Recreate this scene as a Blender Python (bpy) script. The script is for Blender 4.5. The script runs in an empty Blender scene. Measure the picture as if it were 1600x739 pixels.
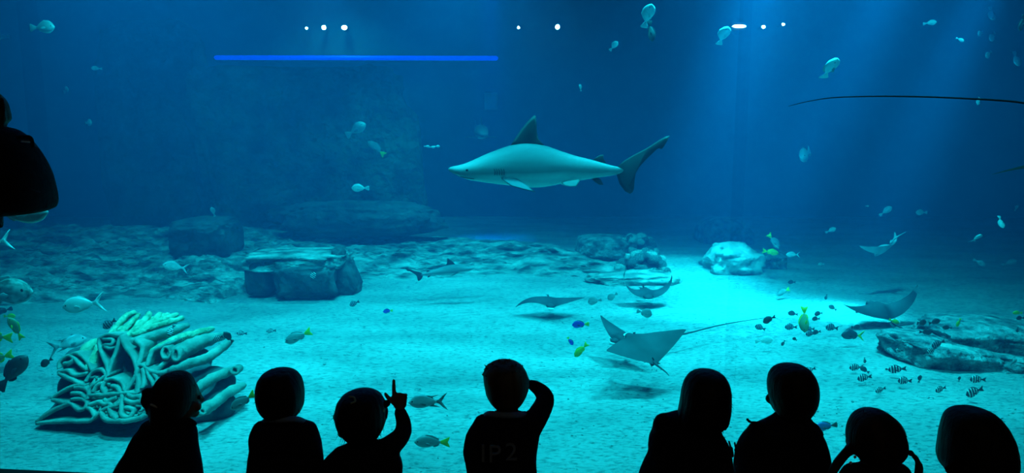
import bpy, math, random
import numpy as np
from mathutils import Vector, Matrix, noise, Euler

# ------------------------------------------------------------------ camera, exposure, world, lights
SC = bpy.context.scene
COL = SC.collection
VS = SC.view_settings
VS.view_transform = 'Standard'; VS.look = 'None'; VS.gamma = 1.0; VS.use_curve_mapping = False
VS.exposure = -0.12
FOC = 1150.0; TILT = math.radians(8.2); EYE = 1.44
cam = bpy.data.cameras.new('camera'); cam_ob = bpy.data.objects.new('camera', cam); COL.objects.link(cam_ob)
cam.sensor_width = 36; cam.lens = 36*FOC/1600; cam.clip_end = 200
cam_ob.location = (0, 0, EYE); cam_ob.rotation_euler = (math.pi/2-TILT, 0, 0)
SC.camera = cam_ob
world = bpy.data.worlds.new('world'); SC.world = world; world.use_nodes = True
world.node_tree.nodes['Background'].inputs[0].default_value = (0, 0, 0, 1)
world.node_tree.nodes['Background'].inputs[1].default_value = 0.0

def lamp(name, loc, size, power, spread=110, col=(0.008, .82, 1.0), aim=None):
    l = bpy.data.lights.new(name, 'AREA'); l.shape = 'DISK'; l.size = size; l.energy = power
    l.color = col; l.spread = math.radians(spread)
    o = bpy.data.objects.new(name, l); o.location = loc; COL.objects.link(o)
    if aim is not None:
        o.rotation_euler = (Vector(aim)-Vector(loc)).to_track_quat('-Z', 'Y').to_euler()
    return o
# floodlights over the open top of the tank, some added as fill, plus the dim ceiling light of the viewing room
for loc, size, power, spread, aim in (((3.1, 7.6, 5.6), .7, 640, 90, (3.1, 8.4, -1)), ((-2.6, 6.4, 5.6), .8, 400, 86, (-2.6, 7.4, -1)), ((.2, 7.0, 5.6), .8, 180, 88, (.2, 8.0, -1)), ((-6.0, 10.4, 5.6), .8, 290, 110, (-6, 10.6, -1)),
                                      ((-.8, 11.4, 5.6), .8, 500, 90, (-.8, 11.8, -1)), ((-4.5, 18.4, 5.6), .8, 230, 110, (-4.5, 18.2, -1)), ((6.5, 13.5, 5.6), .9, 80, 110, (6.5, 13.5, -1)),  # the farthest one is added to brighten the water behind the towers
                                      ((-1.9, 3.7, 5.6), .9, 150, 78, (-2.0, 6.0, -1)), ((2.4, 3.6, 5.6), .9, 185, 78, (2.4, 6.0, -1))):  # front pair added to fill the sides that face the glass
    lamp('tank_and_fill_light', loc, size, power, spread, aim=aim)
lamp('tank_spotlight', (3.9, 10.5, 5.4), .3, 110, 26, aim=(2.6, 11.5, -1))
lamp('tank_spotlight', (2.6, 7.4, 5.4), .5, 120, 30, aim=(2.9, 9.8, -1))
lamp('tank_spotlight', (5.6, 9.5, 5.4), .25, 60, 18, aim=(3.0, 9.8, -1))
lamp('tank_spotlight', (6.4, 9.0, 5.4), .25, 50, 14, aim=(4.3, 9.4, -1))
lamp('blue_spotlight', (-.45, 15.9, 5.3), .35, 26, 20, (.0, .22, 1.0))
lamp('room_ceiling_light', (.5, -2.2, 3.9), 1.2, 5.0, 170, (1, .85, .6))

rnd = random.Random(7)
PI = math.pi
SAND = -0.9

def at(px, py, Y):
    """The point that far (along the world Y axis) in front of the viewer on the line of sight px, py."""
    u = (px-800)/FOC; v = (369.5-py)/FOC
    dy = math.cos(TILT)+v*math.sin(TILT); dz = v*math.cos(TILT)-math.sin(TILT)
    k = Y/dy
    return Vector((u*k, Y, EYE+dz*k))
def on_sand(px, py, z=SAND):
    u = (px-800)/FOC; v = (369.5-py)/FOC
    dy = math.cos(TILT)+v*math.sin(TILT); dz = v*math.cos(TILT)-math.sin(TILT)
    k = (z-EYE)/dz
    return Vector((u*k, dy*k, z))
def scale_at(px, py, Y):
    return (at(px+1, py, Y)-at(px, py, Y)).length
def glass_y(x): return 2.64-.093*x
def sand_z(x, y):
    z = SAND + .05*noise.noise((x*.45, y*.45, 3.1)) + .018*noise.noise((x*1.9, y*2.6, 7.7))
    z += .16*math.exp(-(((x-3.1)/1.6)**2+((y-12.6)/1.3)**2))
    return z

# ------------------------------------------------------------------ materials
def new_mat(name):
    m = bpy.data.materials.new(name); m.use_nodes = True
    nt = m.node_tree
    return m, nt, nt.nodes['Principled BSDF']
def N(nt, t, **kw):
    n = nt.nodes.new(t)
    for k, v in kw.items(): setattr(n, k, v)
    return n
def mottled(name, c1, c2, scale=6.0, rough=.8, bump=.0, bscale=None, detail=6, coord='Object', spec=.3, stretch=None, dist=.02):
    m, nt, b = new_mat(name)
    tc = N(nt, 'ShaderNodeTexCoord'); src = tc.outputs[coord]
    if stretch:
        mp = N(nt, 'ShaderNodeMapping'); mp.inputs['Scale'].default_value = stretch
        nt.links.new(src, mp.inputs[0]); src = mp.outputs[0]
    nz = N(nt, 'ShaderNodeTexNoise'); nz.inputs['Scale'].default_value = scale; nz.inputs['Detail'].default_value = detail
    nt.links.new(src, nz.inputs['Vector'])
    cr = N(nt, 'ShaderNodeValToRGB'); cr.color_ramp.elements[0].position = .35; cr.color_ramp.elements[1].position = .68
    cr.color_ramp.elements[0].color = (*c1, 1); cr.color_ramp.elements[1].color = (*c2, 1)
    nt.links.new(nz.outputs['Fac'], cr.inputs[0]); nt.links.new(cr.outputs[0], b.inputs['Base Color'])
    b.inputs['Roughness'].default_value = rough; b.inputs['Specular IOR Level'].default_value = spec
    if bump:
        n2 = N(nt, 'ShaderNodeTexNoise'); n2.inputs['Scale'].default_value = bscale or scale*3; n2.inputs['Detail'].default_value = 8
        nt.links.new(src, n2.inputs['Vector'])
        bp = N(nt, 'ShaderNodeBump'); bp.inputs['Strength'].default_value = bump; bp.inputs['Distance'].default_value = dist
        nt.links.new(n2.outputs['Fac'], bp.inputs['Height']); nt.links.new(bp.outputs[0], b.inputs['Normal'])
    return m
def axis_ramp(name, axis, stops, rough=.5, coord='Object', nscale=8.0, namt=.1, interp='LINEAR', spec=.4):
    """Pigment that runs along one local axis of the thing (dark back to pale belly, bars, a coloured tail)."""
    m, nt, b = new_mat(name)
    tc = N(nt, 'ShaderNodeTexCoord'); sp = N(nt, 'ShaderNodeSeparateXYZ'); nt.links.new(tc.outputs[coord], sp.inputs[0])
    nz = N(nt, 'ShaderNodeTexNoise'); nz.inputs['Scale'].default_value = nscale; nt.links.new(tc.outputs[coord], nz.inputs['Vector'])
    ma = N(nt, 'ShaderNodeMath', operation='MULTIPLY_ADD'); nt.links.new(nz.outputs['Fac'], ma.inputs[0])
    ma.inputs[1].default_value = namt; nt.links.new(sp.outputs['XYZ'.index(axis)], ma.inputs[2])
    cr = N(nt, 'ShaderNodeValToRGB'); cr.color_ramp.interpolation = interp
    e = cr.color_ramp.elements
    while len(e) < len(stops): e.new(.5)
    for k, (p, c) in enumerate(stops): e[k].position = p; e[k].color = (*c, 1)
    nt.links.new(ma.outputs[0], cr.inputs[0]); nt.links.new(cr.outputs[0], b.inputs['Base Color'])
    b.inputs['Roughness'].default_value = rough; b.inputs['Specular IOR Level'].default_value = spec
    return m
def glow(name, col, strength):
    m, nt, b = new_mat(name)
    b.inputs['Base Color'].default_value = (*col, 1)
    b.inputs['Emission Color'].default_value = (*col, 1); b.inputs['Emission Strength'].default_value = strength
    return m
def clear(name, col):
    m = bpy.data.materials.new(name); m.use_nodes = True; nt = m.node_tree; nt.nodes.clear()
    o = N(nt, 'ShaderNodeOutputMaterial'); t = N(nt, 'ShaderNodeBsdfTransparent'); t.inputs[0].default_value = (*col, 1)
    nt.links.new(t.outputs[0], o.inputs['Surface'])
    return m

M = {}
def sand_material():
    m, nt, b = new_mat('sand')
    tc = N(nt, 'ShaderNodeTexCoord')
    n1 = N(nt, 'ShaderNodeTexNoise'); n1.inputs['Scale'].default_value = 1.1; n1.inputs['Detail'].default_value = 5
    n2 = N(nt, 'ShaderNodeTexNoise'); n2.inputs['Scale'].default_value = 26; n2.inputs['Detail'].default_value = 6; n2.inputs['Roughness'].default_value = .7
    mp = N(nt, 'ShaderNodeMapping'); mp.inputs['Scale'].default_value = (.6, 1.3, 1)
    nt.links.new(tc.outputs['Object'], mp.inputs[0])
    for n in (n1, n2): nt.links.new(mp.outputs[0], n.inputs['Vector'])
    c1 = N(nt, 'ShaderNodeValToRGB'); c1.color_ramp.elements[0].position = .35; c1.color_ramp.elements[1].position = .65
    c1.color_ramp.elements[0].color = (.45, .47, .45, 1); c1.color_ramp.elements[1].color = (.72, .72, .68, 1)
    nt.links.new(n1.outputs['Fac'], c1.inputs[0])
    c2 = N(nt, 'ShaderNodeValToRGB'); e = c2.color_ramp.elements
    e[0].position = .34; e[0].color = (.30, .33, .35, 1); e[1].position = .52; e[1].color = (1, 1, 1, 1)
    nt.links.new(n2.outputs['Fac'], c2.inputs[0])
    mx = N(nt, 'ShaderNodeMix', data_type='RGBA', blend_type='MULTIPLY'); mx.inputs[0].default_value = .85
    nt.links.new(c1.outputs[0], mx.inputs[6]); nt.links.new(c2.outputs[0], mx.inputs[7])
    nt.links.new(mx.outputs[2], b.inputs['Base Color']); b.inputs['Roughness'].default_value = .95
    b.inputs['Specular IOR Level'].default_value = .1
    bp = N(nt, 'ShaderNodeBump'); bp.inputs['Strength'].default_value = 1.0; bp.inputs['Distance'].default_value = .06
    nt.links.new(n2.outputs['Fac'], bp.inputs['Height']); nt.links.new(bp.outputs[0], b.inputs['Normal'])
    return m
M['sand'] = sand_material()
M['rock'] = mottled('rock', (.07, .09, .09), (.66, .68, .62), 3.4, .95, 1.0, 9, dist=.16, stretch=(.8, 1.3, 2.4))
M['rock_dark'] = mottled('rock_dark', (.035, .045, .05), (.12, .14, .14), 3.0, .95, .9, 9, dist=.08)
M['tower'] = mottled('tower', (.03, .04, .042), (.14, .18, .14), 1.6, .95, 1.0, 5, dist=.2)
M['rock_pale'] = mottled('rock_pale', (.34, .36, .33), (.62, .64, .58), 4.0, .95, .8, 12, dist=.05)
M['rock_mid'] = mottled('rock_mid', (.06, .08, .09), (.40, .44, .42), 7.0, .95, 1.0, 16, dist=.10)
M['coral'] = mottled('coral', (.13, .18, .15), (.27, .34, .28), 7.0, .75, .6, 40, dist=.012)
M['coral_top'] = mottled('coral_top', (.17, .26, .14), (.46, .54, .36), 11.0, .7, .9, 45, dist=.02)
M['coral_shade'] = mottled('coral_shade', (.035, .055, .06), (.08, .12, .12), 6.0, .9, .5, 30)  # darker than the ridges: shade of the hollows is put into this colour
M['tank_wall'] = mottled('tank_wall', (.05, .12, .16), (.09, .18, .22), 1.2, .95, .3, 8)
M['panel'] = mottled('panel', (.75, .8, .8), (.85, .9, .9), 6, .8)
M['carpet'] = mottled('carpet', (.008, .008, .012), (.016, .016, .02), 60, 1.0, .3, 200)
M['room_wall'] = mottled('room_wall', (.010, .010, .013), (.016, .016, .02), 3, .95)
M['frame'] = mottled('frame', (.006, .006, .008), (.012, .012, .014), 12, .7)
M['acrylic'] = clear('acrylic', (.975, .985, .99))
M['seam'] = clear('seam', (.93, .955, .965))
M['led'] = glow('led_blue', (.0, .045, 1.0), 3.0)
M['reflection_white'] = glow('reflection_white', (.75, 1.0, .9), 60.0)  # glow of room lights reflected in the glass
M['metal'] = mottled('metal', (.03, .04, .05), (.06, .07, .08), 10, .5)
M['eye'] = mottled('eye', (.004, .004, .005), (.01, .01, .012), 20, .15, spec=.6)
M['skin'] = mottled('skin', (.30, .17, .11), (.36, .21, .14), 9, .6)
M['skin_dark'] = mottled('skin_dark', (.16, .09, .06), (.2, .12, .08), 9, .6)
M['lips'] = mottled('lips', (.25, .09, .08), (.3, .11, .09), 12, .5)
M['hair_black'] = mottled('hair_black', (.004, .004, .004), (.014, .012, .010), 30, .6, .5, 60, stretch=(1, 1, .12))
M['hair_brown'] = mottled('hair_brown', (.012, .008, .005), (.04, .026, .016), 30, .6, .5, 60, stretch=(1, 1, .12))
M['hair_blond'] = mottled('hair_blond', (.06, .05, .03), (.16, .13, .08), 30, .6, .5, 60, stretch=(1, 1, .12))
M['navy'] = mottled('navy', (.006, .008, .022), (.011, .014, .034), 14, .95, .4, 50)
M['navy_dark'] = mottled('navy_dark', (.004, .005, .012), (.008, .009, .02), 14, .95, .4, 50)
M['black_cloth'] = mottled('black_cloth', (.004, .004, .005), (.008, .008, .01), 14, .95, .4, 50)
M['grey_blue'] = mottled('grey_blue', (.22, .32, .44), (.30, .42, .56), 14, .9)
M['trouser'] = mottled('trouser', (.012, .013, .018), (.022, .023, .03), 14, .95, .3, 60)
M['shoe'] = mottled('shoe', (.01, .01, .01), (.02, .02, .02), 14, .6)
M['print'] = mottled('print', (.22, .27, .34), (.36, .42, .5), 40, .9)
M['clip_white'] = mottled('clip_white', (.7, .8, .75), (.85, .9, .85), 20, .4)
M['clip_yellow'] = mottled('clip_yellow', (.3, .32, .12), (.5, .5, .2), 40, .4)
M['pebble'] = mottled('pebble', (.12, .15, .16), (.5, .52, .48), 3, .9)

# ------------------------------------------------------------------ mesh helpers
class MB:
    def __init__(s): s.v = []; s.f = []
    def add(s, vs, fs):
        b = len(s.v); s.v.extend([tuple(p) for p in vs]); s.f.extend([tuple(b+i for i in f) for f in fs]); return s
    def ell(s, c, r, rot=None, seg=16, ring=10):
        c = Vector(c); vs = []; fs = []
        r = (r, r, r) if isinstance(r, (int, float)) else r
        for i in range(1, ring):
            th = PI*i/ring
            for j in range(seg):
                ph = 2*PI*j/seg
                p = Vector((r[0]*math.sin(th)*math.cos(ph), r[1]*math.sin(th)*math.sin(ph), r[2]*math.cos(th)))
                vs.append(c+(rot @ p if rot is not None else p))
        t = Vector((0, 0, r[2])); t = rot @ t if rot is not None else t
        vs += [c+t, c-t]; a = len(vs)-2
        for i in range(ring-2):
            for j in range(seg):
                k = (j+1) % seg
                fs.append((i*seg+j, (i+1)*seg+j, (i+1)*seg+k, i*seg+k))
        for j in range(seg):
            k = (j+1) % seg
            fs.append((a, j, k)); fs.append((a+1, (ring-2)*seg+k, (ring-2)*seg+j))
        return s.add(vs, fs)
    def tube(s, pts, rad, n=8, cap=True, flat=1.0, round_ends=True):
        pts = [Vector(p) for p in pts]
        if isinstance(rad, (int, float)): rad = [rad]*len(pts)
        rad = list(rad)
        if round_ends and cap:
            d0 = (pts[0]-pts[1]).normalized(); d1 = (pts[-1]-pts[-2]).normalized()
            r0, r1 = rad[0], rad[-1]
            pts = [pts[0]+d0*r0*.9, pts[0]+d0*r0*.6]+pts+[pts[-1]+d1*r1*.6, pts[-1]+d1*r1*.9]
            rad = [r0*.3, r0*.75]+rad+[r1*.75, r1*.3]
        vs = []; fs = []
        prev = None
        for i, p in enumerate(pts):
            t = (pts[min(i+1, len(pts)-1)]-pts[max(i-1, 0)])
            t = t.normalized() if t.length > 1e-9 else Vector((0, 0, 1))
            if prev is None:
                a = Vector((0, 0, 1)) if abs(t.z) < .9 else Vector((1, 0, 0))
                u = t.cross(a).normalized()
            else:
                u = prev-t*prev.dot(t)
                u = u.normalized() if u.length > 1e-6 else prev
            prev = u; w = t.cross(u)
            for j in range(n):
                an = 2*PI*j/n
                vs.append(p+(u*math.cos(an)+w*math.sin(an)*flat)*rad[i])
        for i in range(len(pts)-1):
            for j in range(n):
                k = (j+1) % n
                fs.append((i*n+j, i*n+k, (i+1)*n+k, (i+1)*n+j))
        if cap:
            fs.append(tuple(reversed(range(n)))); fs.append(tuple(range((len(pts)-1)*n, len(pts)*n)))
        return s.add(vs, fs)
    def box(s, a, b):
        (x0, y0, z0), (x1, y1, z1) = a, b
        return s.add([(x0, y0, z0), (x1, y0, z0), (x1, y1, z0), (x0, y1, z0), (x0, y0, z1), (x1, y0, z1), (x1, y1, z1), (x0, y1, z1)],
                     [(0, 3, 2, 1), (4, 5, 6, 7), (0, 1, 5, 4), (1, 2, 6, 5), (2, 3, 7, 6), (3, 0, 4, 7)])
    def loft(s, rings):
        n = len(rings[0]); vs = [p for r in rings for p in r]; fs = []
        for i in range(len(rings)-1):
            for j in range(n):
                k = (j+1) % n
                fs.append((i*n+j, i*n+k, (i+1)*n+k, (i+1)*n+j))
        fs.append(tuple(reversed(range(n)))); fs.append(tuple(range((len(rings)-1)*n, len(rings)*n)))
        return s.add(vs, fs)
    def mesh(s, name, smooth=True):
        me = bpy.data.meshes.new(name); me.from_pydata(s.v, [], s.f); me.update()
        if smooth: me.polygons.foreach_set('use_smooth', [True]*len(me.polygons))
        return me

def link(name, me, mat=None, parent=None, loc=None):
    o = bpy.data.objects.new(name, me); COL.objects.link(o)
    if me is not None and mat is not None and not me.materials: me.materials.append(mat)
    if parent is not None: o.parent = parent
    if loc is not None: o.location = loc
    return o
def recalc(me):
    import bmesh
    bm = bmesh.new(); bm.from_mesh(me); bmesh.ops.recalc_face_normals(bm, faces=bm.faces); bm.to_mesh(me); bm.free()
    return me
def build(mb, name, mat, parent=None, loc=None, smooth=True):
    return link(name, recalc(mb.mesh(name, smooth)), mat, parent, loc)
def fuse(mb, name, voxel, smooth=4, factor=.5):
    """Grow overlapping shapes together into one continuous skin."""
    me = mb.mesh(name)
    o = bpy.data.objects.new('tmp', me); COL.objects.link(o)
    r = o.modifiers.new('r', 'REMESH'); r.mode = 'VOXEL'; r.voxel_size = voxel; r.use_smooth_shade = True
    if smooth:
        q = o.modifiers.new('s', 'SMOOTH'); q.iterations = smooth; q.factor = factor
    dg = bpy.context.evaluated_depsgraph_get()
    out = bpy.data.meshes.new_from_object(o.evaluated_get(dg)); out.name = name
    bpy.data.objects.remove(o); bpy.data.meshes.remove(me)
    out.polygons.foreach_set('use_smooth', [True]*len(out.polygons))
    return out
def tag(o, label=None, cat=None, group=None, kind=None):
    if label: o['label'] = label
    if cat: o['category'] = cat
    if group: o['group'] = group
    if kind: o['kind'] = kind
    return o
def thing(name, label, cat, loc=(0, 0, 0), group=None):
    o = bpy.data.objects.new(name, None); COL.objects.link(o); o.location = loc; o.empty_display_size = .1
    return tag(o, label, cat, group)
def local(mb, origin):
    ox = Vector(origin); mb.v = [tuple(Vector(p)-ox) for p in mb.v]; return mb
def catmull(pts, n=6):
    pts = [Vector(p) for p in pts]
    out = []
    for i in range(len(pts)-1):
        p0 = pts[max(i-1, 0)]; p1 = pts[i]; p2 = pts[i+1]; p3 = pts[min(i+2, len(pts)-1)]
        for k in range(n):
            t = k/n
            out.append(.5*((2*p1)+(p2-p0)*t+(2*p0-5*p1+4*p2-p3)*t*t+(3*p1-p0-3*p2+p3)*t**3))
    out.append(pts[-1]); return out
def interp(x, xs, ys): return float(np.interp(x, xs, ys))

# ------------------------------------------------------------------ the setting
XL, XR, YB, TOP = -15.0, 15.0, 20.0, 5.2
def struct(name, mb, mat, parent=None, label=None, smooth=False):
    o = build(mb, name, mat, parent, smooth=smooth)
    if parent is None: o['kind'] = 'structure'
    return o
struct('floor', MB().add([(-8, -6, 0), (8, -6, 0), (8, glass_y(8)-.06, 0), (-8, glass_y(-8)-.06, 0), (-8, -6, -.3), (8, -6, -.3), (8, glass_y(8)-.06, -.3), (-8, glass_y(-8)-.06, -.3)],
       [(0, 1, 2, 3), (7, 6, 5, 4), (0, 4, 5, 1), (1, 5, 6, 2), (2, 6, 7, 3), (3, 7, 4, 0)]), M['carpet'])
struct('wall_rear', MB().box((-8.2, -6.2, -.3), (8.2, -6, 4.4)), M['room_wall'])
struct('wall_left', MB().box((-8.2, -6, -.3), (-8, 3.5, 4.4)), M['room_wall'])
struct('wall_right', MB().box((8, -6, -.3), (8.2, 3.5, 4.4)), M['room_wall'])
struct('ceiling', MB().box((-8.2, -6.2, 4.4), (8.2, 3.6, 4.55)), M['room_wall'])
struct('wall_back', MB().box((XL-.3, YB, -1.6), (XR+.3, YB+.3, 6.4)), M['tank_wall'])
struct('wall_tank_left', MB().box((XL-.3, 1, -1.6), (XL, YB, 6.4)), M['tank_wall'])
struct('wall_tank_right', MB().box((XR, 1, -1.6), (XR+.3, YB, 6.4)), M['tank_wall'])
struct('ceiling_tank', MB().box((XL-.3, 1, 6.4), (XR+.3, YB+.3, 6.6)), M['tank_wall'])
def slant_box(x0, x1, d0, d1, z0, z1):
    vs = []
    for z in (z0, z1):
        for x, d in ((x0, d0), (x1, d0), (x1, d1), (x0, d1)): vs.append((x, glass_y(x)+d, z))
    return MB().add(vs, [(0, 3, 2, 1), (4, 5, 6, 7), (0, 1, 5, 4), (1, 2, 6, 5), (2, 3, 7, 6), (3, 0, 4, 7)])
struct('wall_below_window', slant_box(-15, 15, -.05, .1, -1.6, 0.024), M['frame'])
struct('wall_above_window', slant_box(-15, 15, -.05, .12, 4.0, 6.4), M['frame'])
win = thing('window_1', None, None); win['kind'] = 'structure'
seams = [-8.0, at(84, 300, 2.9).x, at(1148, 400, 2.6).x, 8.0]
for a, b in zip(seams[:-1], seams[1:]):
    build(slant_box(a+.006, b-.006, -.02, .08, .0, 4.02), 'pane', M['acrylic'], win, smooth=False)
for x in seams[1:-1]:
    build(slant_box(x-.006, x+.006, -.02, .08, .0, 4.02), 'pane_joint', M['seam'], win, smooth=False)
# baseboard in front of the glass
struct('trim_1', slant_box(-8, 8, -.09, -.05, 0, .006), M['frame'])

# sand bed
def sand_bed():
    xs = np.concatenate([np.linspace(-15, -6, 40)[:-1], np.linspace(-6, 6, 170), np.linspace(6, 15, 40)[1:]])
    ts = np.linspace(0, 1, 150)
    vs = []; fs = []
    for t in ts:
        for x in xs:
            y0 = glass_y(x)+.1; y = y0+(YB-y0)*(t**1.5)
            vs.append((x, y, sand_z(x, y)+.008*noise.noise((x*7, y*8, 1.0))))
    n = len(xs)
    for i in range(len(ts)-1):
        for j in range(n-1): fs.append((i*n+j, i*n+j+1, (i+1)*n+j+1, (i+1)*n+j))
    return MB().add(vs, fs)
o = build(sand_bed(), 'floor_tank', M['sand']); o['kind'] = 'structure'
# the water itself
wm = bpy.data.materials.new('water'); wm.use_nodes = True; nt = wm.node_tree; nt.nodes.clear()
wo = N(nt, 'ShaderNodeOutputMaterial'); ws = N(nt, 'ShaderNodeVolumeScatter'); wa = N(nt, 'ShaderNodeVolumeAbsorption'); wd = N(nt, 'ShaderNodeAddShader')
ws.inputs['Color'].default_value = (.02, .38, 1, 1); ws.inputs['Density'].default_value = .030; ws.inputs['Anisotropy'].default_value = 0
wa.inputs['Color'].default_value = (0, .38, .50, 1); wa.inputs['Density'].default_value = .12
nt.links.new(ws.outputs[0], wd.inputs[0]); nt.links.new(wa.outputs[0], wd.inputs[1]); nt.links.new(wd.outputs[0], wo.inputs['Volume'])
vs = []
for z in (-1.5, TOP):
    vs += [(XL, glass_y(XL)+.1, z), (XR, glass_y(XR)+.1, z), (XR, YB+.1, z), (XL, YB+.1, z)]
o = struct('water', MB().add(vs, [(0, 3, 2, 1), (4, 5, 6, 7), (0, 1, 5, 4), (1, 2, 6, 5), (2, 3, 7, 6), (3, 0, 4, 7)]), wm)

# ------------------------------------------------------------------ rocks
def fbm(p, o=4):
    a = 1.0; s = 0.0; q = Vector(p)
    for _ in range(o):
        s += a*noise.noise(q); q = q*2.03+Vector((3.1, 1.7, 9.2)); a *= .5
    return s
import bmesh
_ico = {}
def ico(sub):
    if sub not in _ico:
        bm = bmesh.new(); bmesh.ops.create_icosphere(bm, subdivisions=sub, radius=1)
        _ico[sub] = ([v.co.copy() for v in bm.verts], [tuple(v.index for v in f.verts) for f in bm.faces]); bm.free()
    return _ico[sub]
def rock_mb(r, seed, blocky=.75, rough=.16, freq=1.6, strata=0.0, sub=5, shear=0.0, facet=0.0):
    vs, fs = ico(sub); out = []
    for n in vs:
        p = Vector([math.copysign(abs(c)**blocky, c) for c in n])
        d = 1+rough*fbm(n*freq+Vector((seed*7.3, seed*1.9, 0)), 6)
        d += rough*.45*abs(noise.noise(n*5.5+Vector((seed, 2, 0))))-rough*.3*abs(noise.noise(n*11+Vector((seed, 5, 0))))
        if facet: d += facet*(noise.cell(n*2.2+Vector((seed, 0, 0)))-.5)
        if strata: d += strata*math.sin(p.z*11+2.0*noise.noise(n*1.5+Vector((seed, 0, 0))))
        out.append((p.x*r[0]*d+shear*p.z*r[2], p.y*r[1]*d, p.z*r[2]*(1+(d-1)*.6)))
    return MB().add(out, fs)
def rock(name, label, px0, px1, py0, py1, Y, mat, depth=None, seed=1, rotz=0, cat='rock', group=None, **kw):
    """A boulder whose extent in view is about px0..px1, py0..py1, standing at distance Y."""
    c = at((px0+px1)/2, (py0+py1)/2, Y); s = scale_at((px0+px1)/2, (py0+py1)/2, Y)
    rx = (px1-px0)/2*s; rz = (py1-py0)/2*s
    mb = rock_mb((rx, depth or rx*.8, rz), seed, **kw)
    o = build(mb, name, mat, loc=c); o.rotation_euler.z = rotz
    return tag(o, label, cat, group)

def rock_ledge():
    base = [(-250, 478), (0, 475), (150, 470), (250, 466), (330, 476), (400, 454), (480, 446), (560, 441), (700, 437), (800, 433), (900, 437), (1000, 441), (1062, 439)]
    top = [(-250, 352), (0, 354), (150, 351), (280, 349), (400, 351), (560, 361), (700, 369), (800, 371), (860, 377), (920, 396), (1000, 421), (1062, 434)]
    bx, by = zip(*base); tx, ty = zip(*top)
    vs = []; fs = []; nu, nv = 380, 90
    for i in range(nu):
        px = -250+1312*i/(nu-1)
        b = on_sand(px, interp(px, bx, by)); depth = interp(px, [-250, 300, 700, 1062], [4.3, 4.0, 2.6, .8])
        t = at(px, interp(px, tx, ty), b.y+depth)
        for j in range(nv):
            s = j/(nv-1)
            p = b.lerp(t, s)
            rise = t.z-SAND
            k = s**.62
            step = 3.0*k; fl = math.floor(step); fr = step-fl
            k2 = (fl+min(1, (fr*1.7)**2))/3.0
            p.z = SAND-.04+rise*(.45*k+.55*min(k2, 1))*1.0
            q = Vector((p.x*.55, p.y*1.1, p.z*1.5))
            n1 = fbm(q, 5); n2 = fbm(Vector((p.x*1.3, p.y*4.2+n1, 5.0)), 4)
            e = min(1, s*8)*min(1, (1-s)*6+.25)
            n3 = noise.noise((p.x*4.0+n1, p.y*6.0, 2.0)); p.z += (.16*n1+.20*abs(n2)-.06-.07*abs(n3))*e*min(1, rise*2)
            p.y += .16*n2*min(1, s*4)+.12*noise.noise((p.x*1.1, 4.0, 0))
            if s == 0: p.z = SAND-.25
            vs.append(p)
        # the back falls to the bed
        vs.append(Vector((p.x, p.y+.3, SAND-.2)))
    m = nv+1
    for i in range(nu-1):
        for j in range(m-1): fs.append((i*m+j, (i+1)*m+j, (i+1)*m+j+1, i*m+j+1))
    o = build(MB().add(vs, fs), 'rock_ledge', M['rock'])
    tag(o, 'long low layered rock ledge running behind the open sand', 'rock')
rock_ledge()
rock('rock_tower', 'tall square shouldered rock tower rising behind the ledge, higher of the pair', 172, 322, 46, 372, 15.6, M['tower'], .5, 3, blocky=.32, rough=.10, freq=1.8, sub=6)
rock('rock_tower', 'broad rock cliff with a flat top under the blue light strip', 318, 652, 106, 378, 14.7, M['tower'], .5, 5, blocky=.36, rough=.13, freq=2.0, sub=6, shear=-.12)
rock('boulder', 'smooth low rock hump at the foot of the cliff behind the ledge', 430, 690, 314, 372, 13.7, M['rock_dark'], .3, 8, blocky=.8, rough=.2)
rock('boulder', 'dark block shaped boulder standing on top of the ledge', 277, 369, 340, 404, 12.1, M['rock_dark'], .45, 11, blocky=.45, rough=.14, freq=2.2)
def shelter_rock():
    Y = 10.4
    t = thing('rock_shelter', 'flat topped rock slab resting on two thick stone uprights before the ledge', 'rock', on_sand(470, 455))
    c0 = Vector(t.location)
    def piece(nm, px0, px1, py0, py1, y, dep, seed, mat, **kw):
        c = at((px0+px1)/2, (py0+py1)/2, y); s = scale_at((px0+px1)/2, (py0+py1)/2, y)
        mb = rock_mb(((px1-px0)/2*s, dep, (py1-py0)/2*s), seed, sub=4, **kw)
        build(mb, nm, mat, t, c-c0)
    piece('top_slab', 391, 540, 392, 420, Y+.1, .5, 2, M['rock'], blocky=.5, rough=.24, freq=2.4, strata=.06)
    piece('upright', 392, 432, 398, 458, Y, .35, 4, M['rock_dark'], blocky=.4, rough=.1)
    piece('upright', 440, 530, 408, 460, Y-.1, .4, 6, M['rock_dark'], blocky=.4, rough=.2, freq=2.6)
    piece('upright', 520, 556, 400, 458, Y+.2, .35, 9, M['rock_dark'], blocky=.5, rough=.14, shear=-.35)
    piece('knob', 518, 540, 386, 408, Y, .12, 12, M['rock_dark'], blocky=.8, rough=.2)
shelter_rock()
rock('boulder', 'pale flat boulder beside the knobbly coral clump', 902, 985, 368, 402, 13.2, M['rock_mid'], .5, 14, blocky=.55, rough=.12)
rock('boulder', 'faint rounded boulder far behind the angular white boulder', 1088, 1172, 340, 410, 15.6, M['rock_mid'], .6, 16, blocky=.7, rough=.12)
rock('boulder', 'big angular white boulder with a split running down it', 1098, 1188, 379, 440, 11.9, M['rock_pale'], .45, 19, blocky=.85, rough=.16, freq=1.9, facet=.12, sub=5)
rock('boulder', 'small leaning boulder touching the angular white boulder', 1178, 1224, 392, 430, 12.2, M['rock_mid'], .3, 21, blocky=.6, rough=.12, facet=.1)
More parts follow.
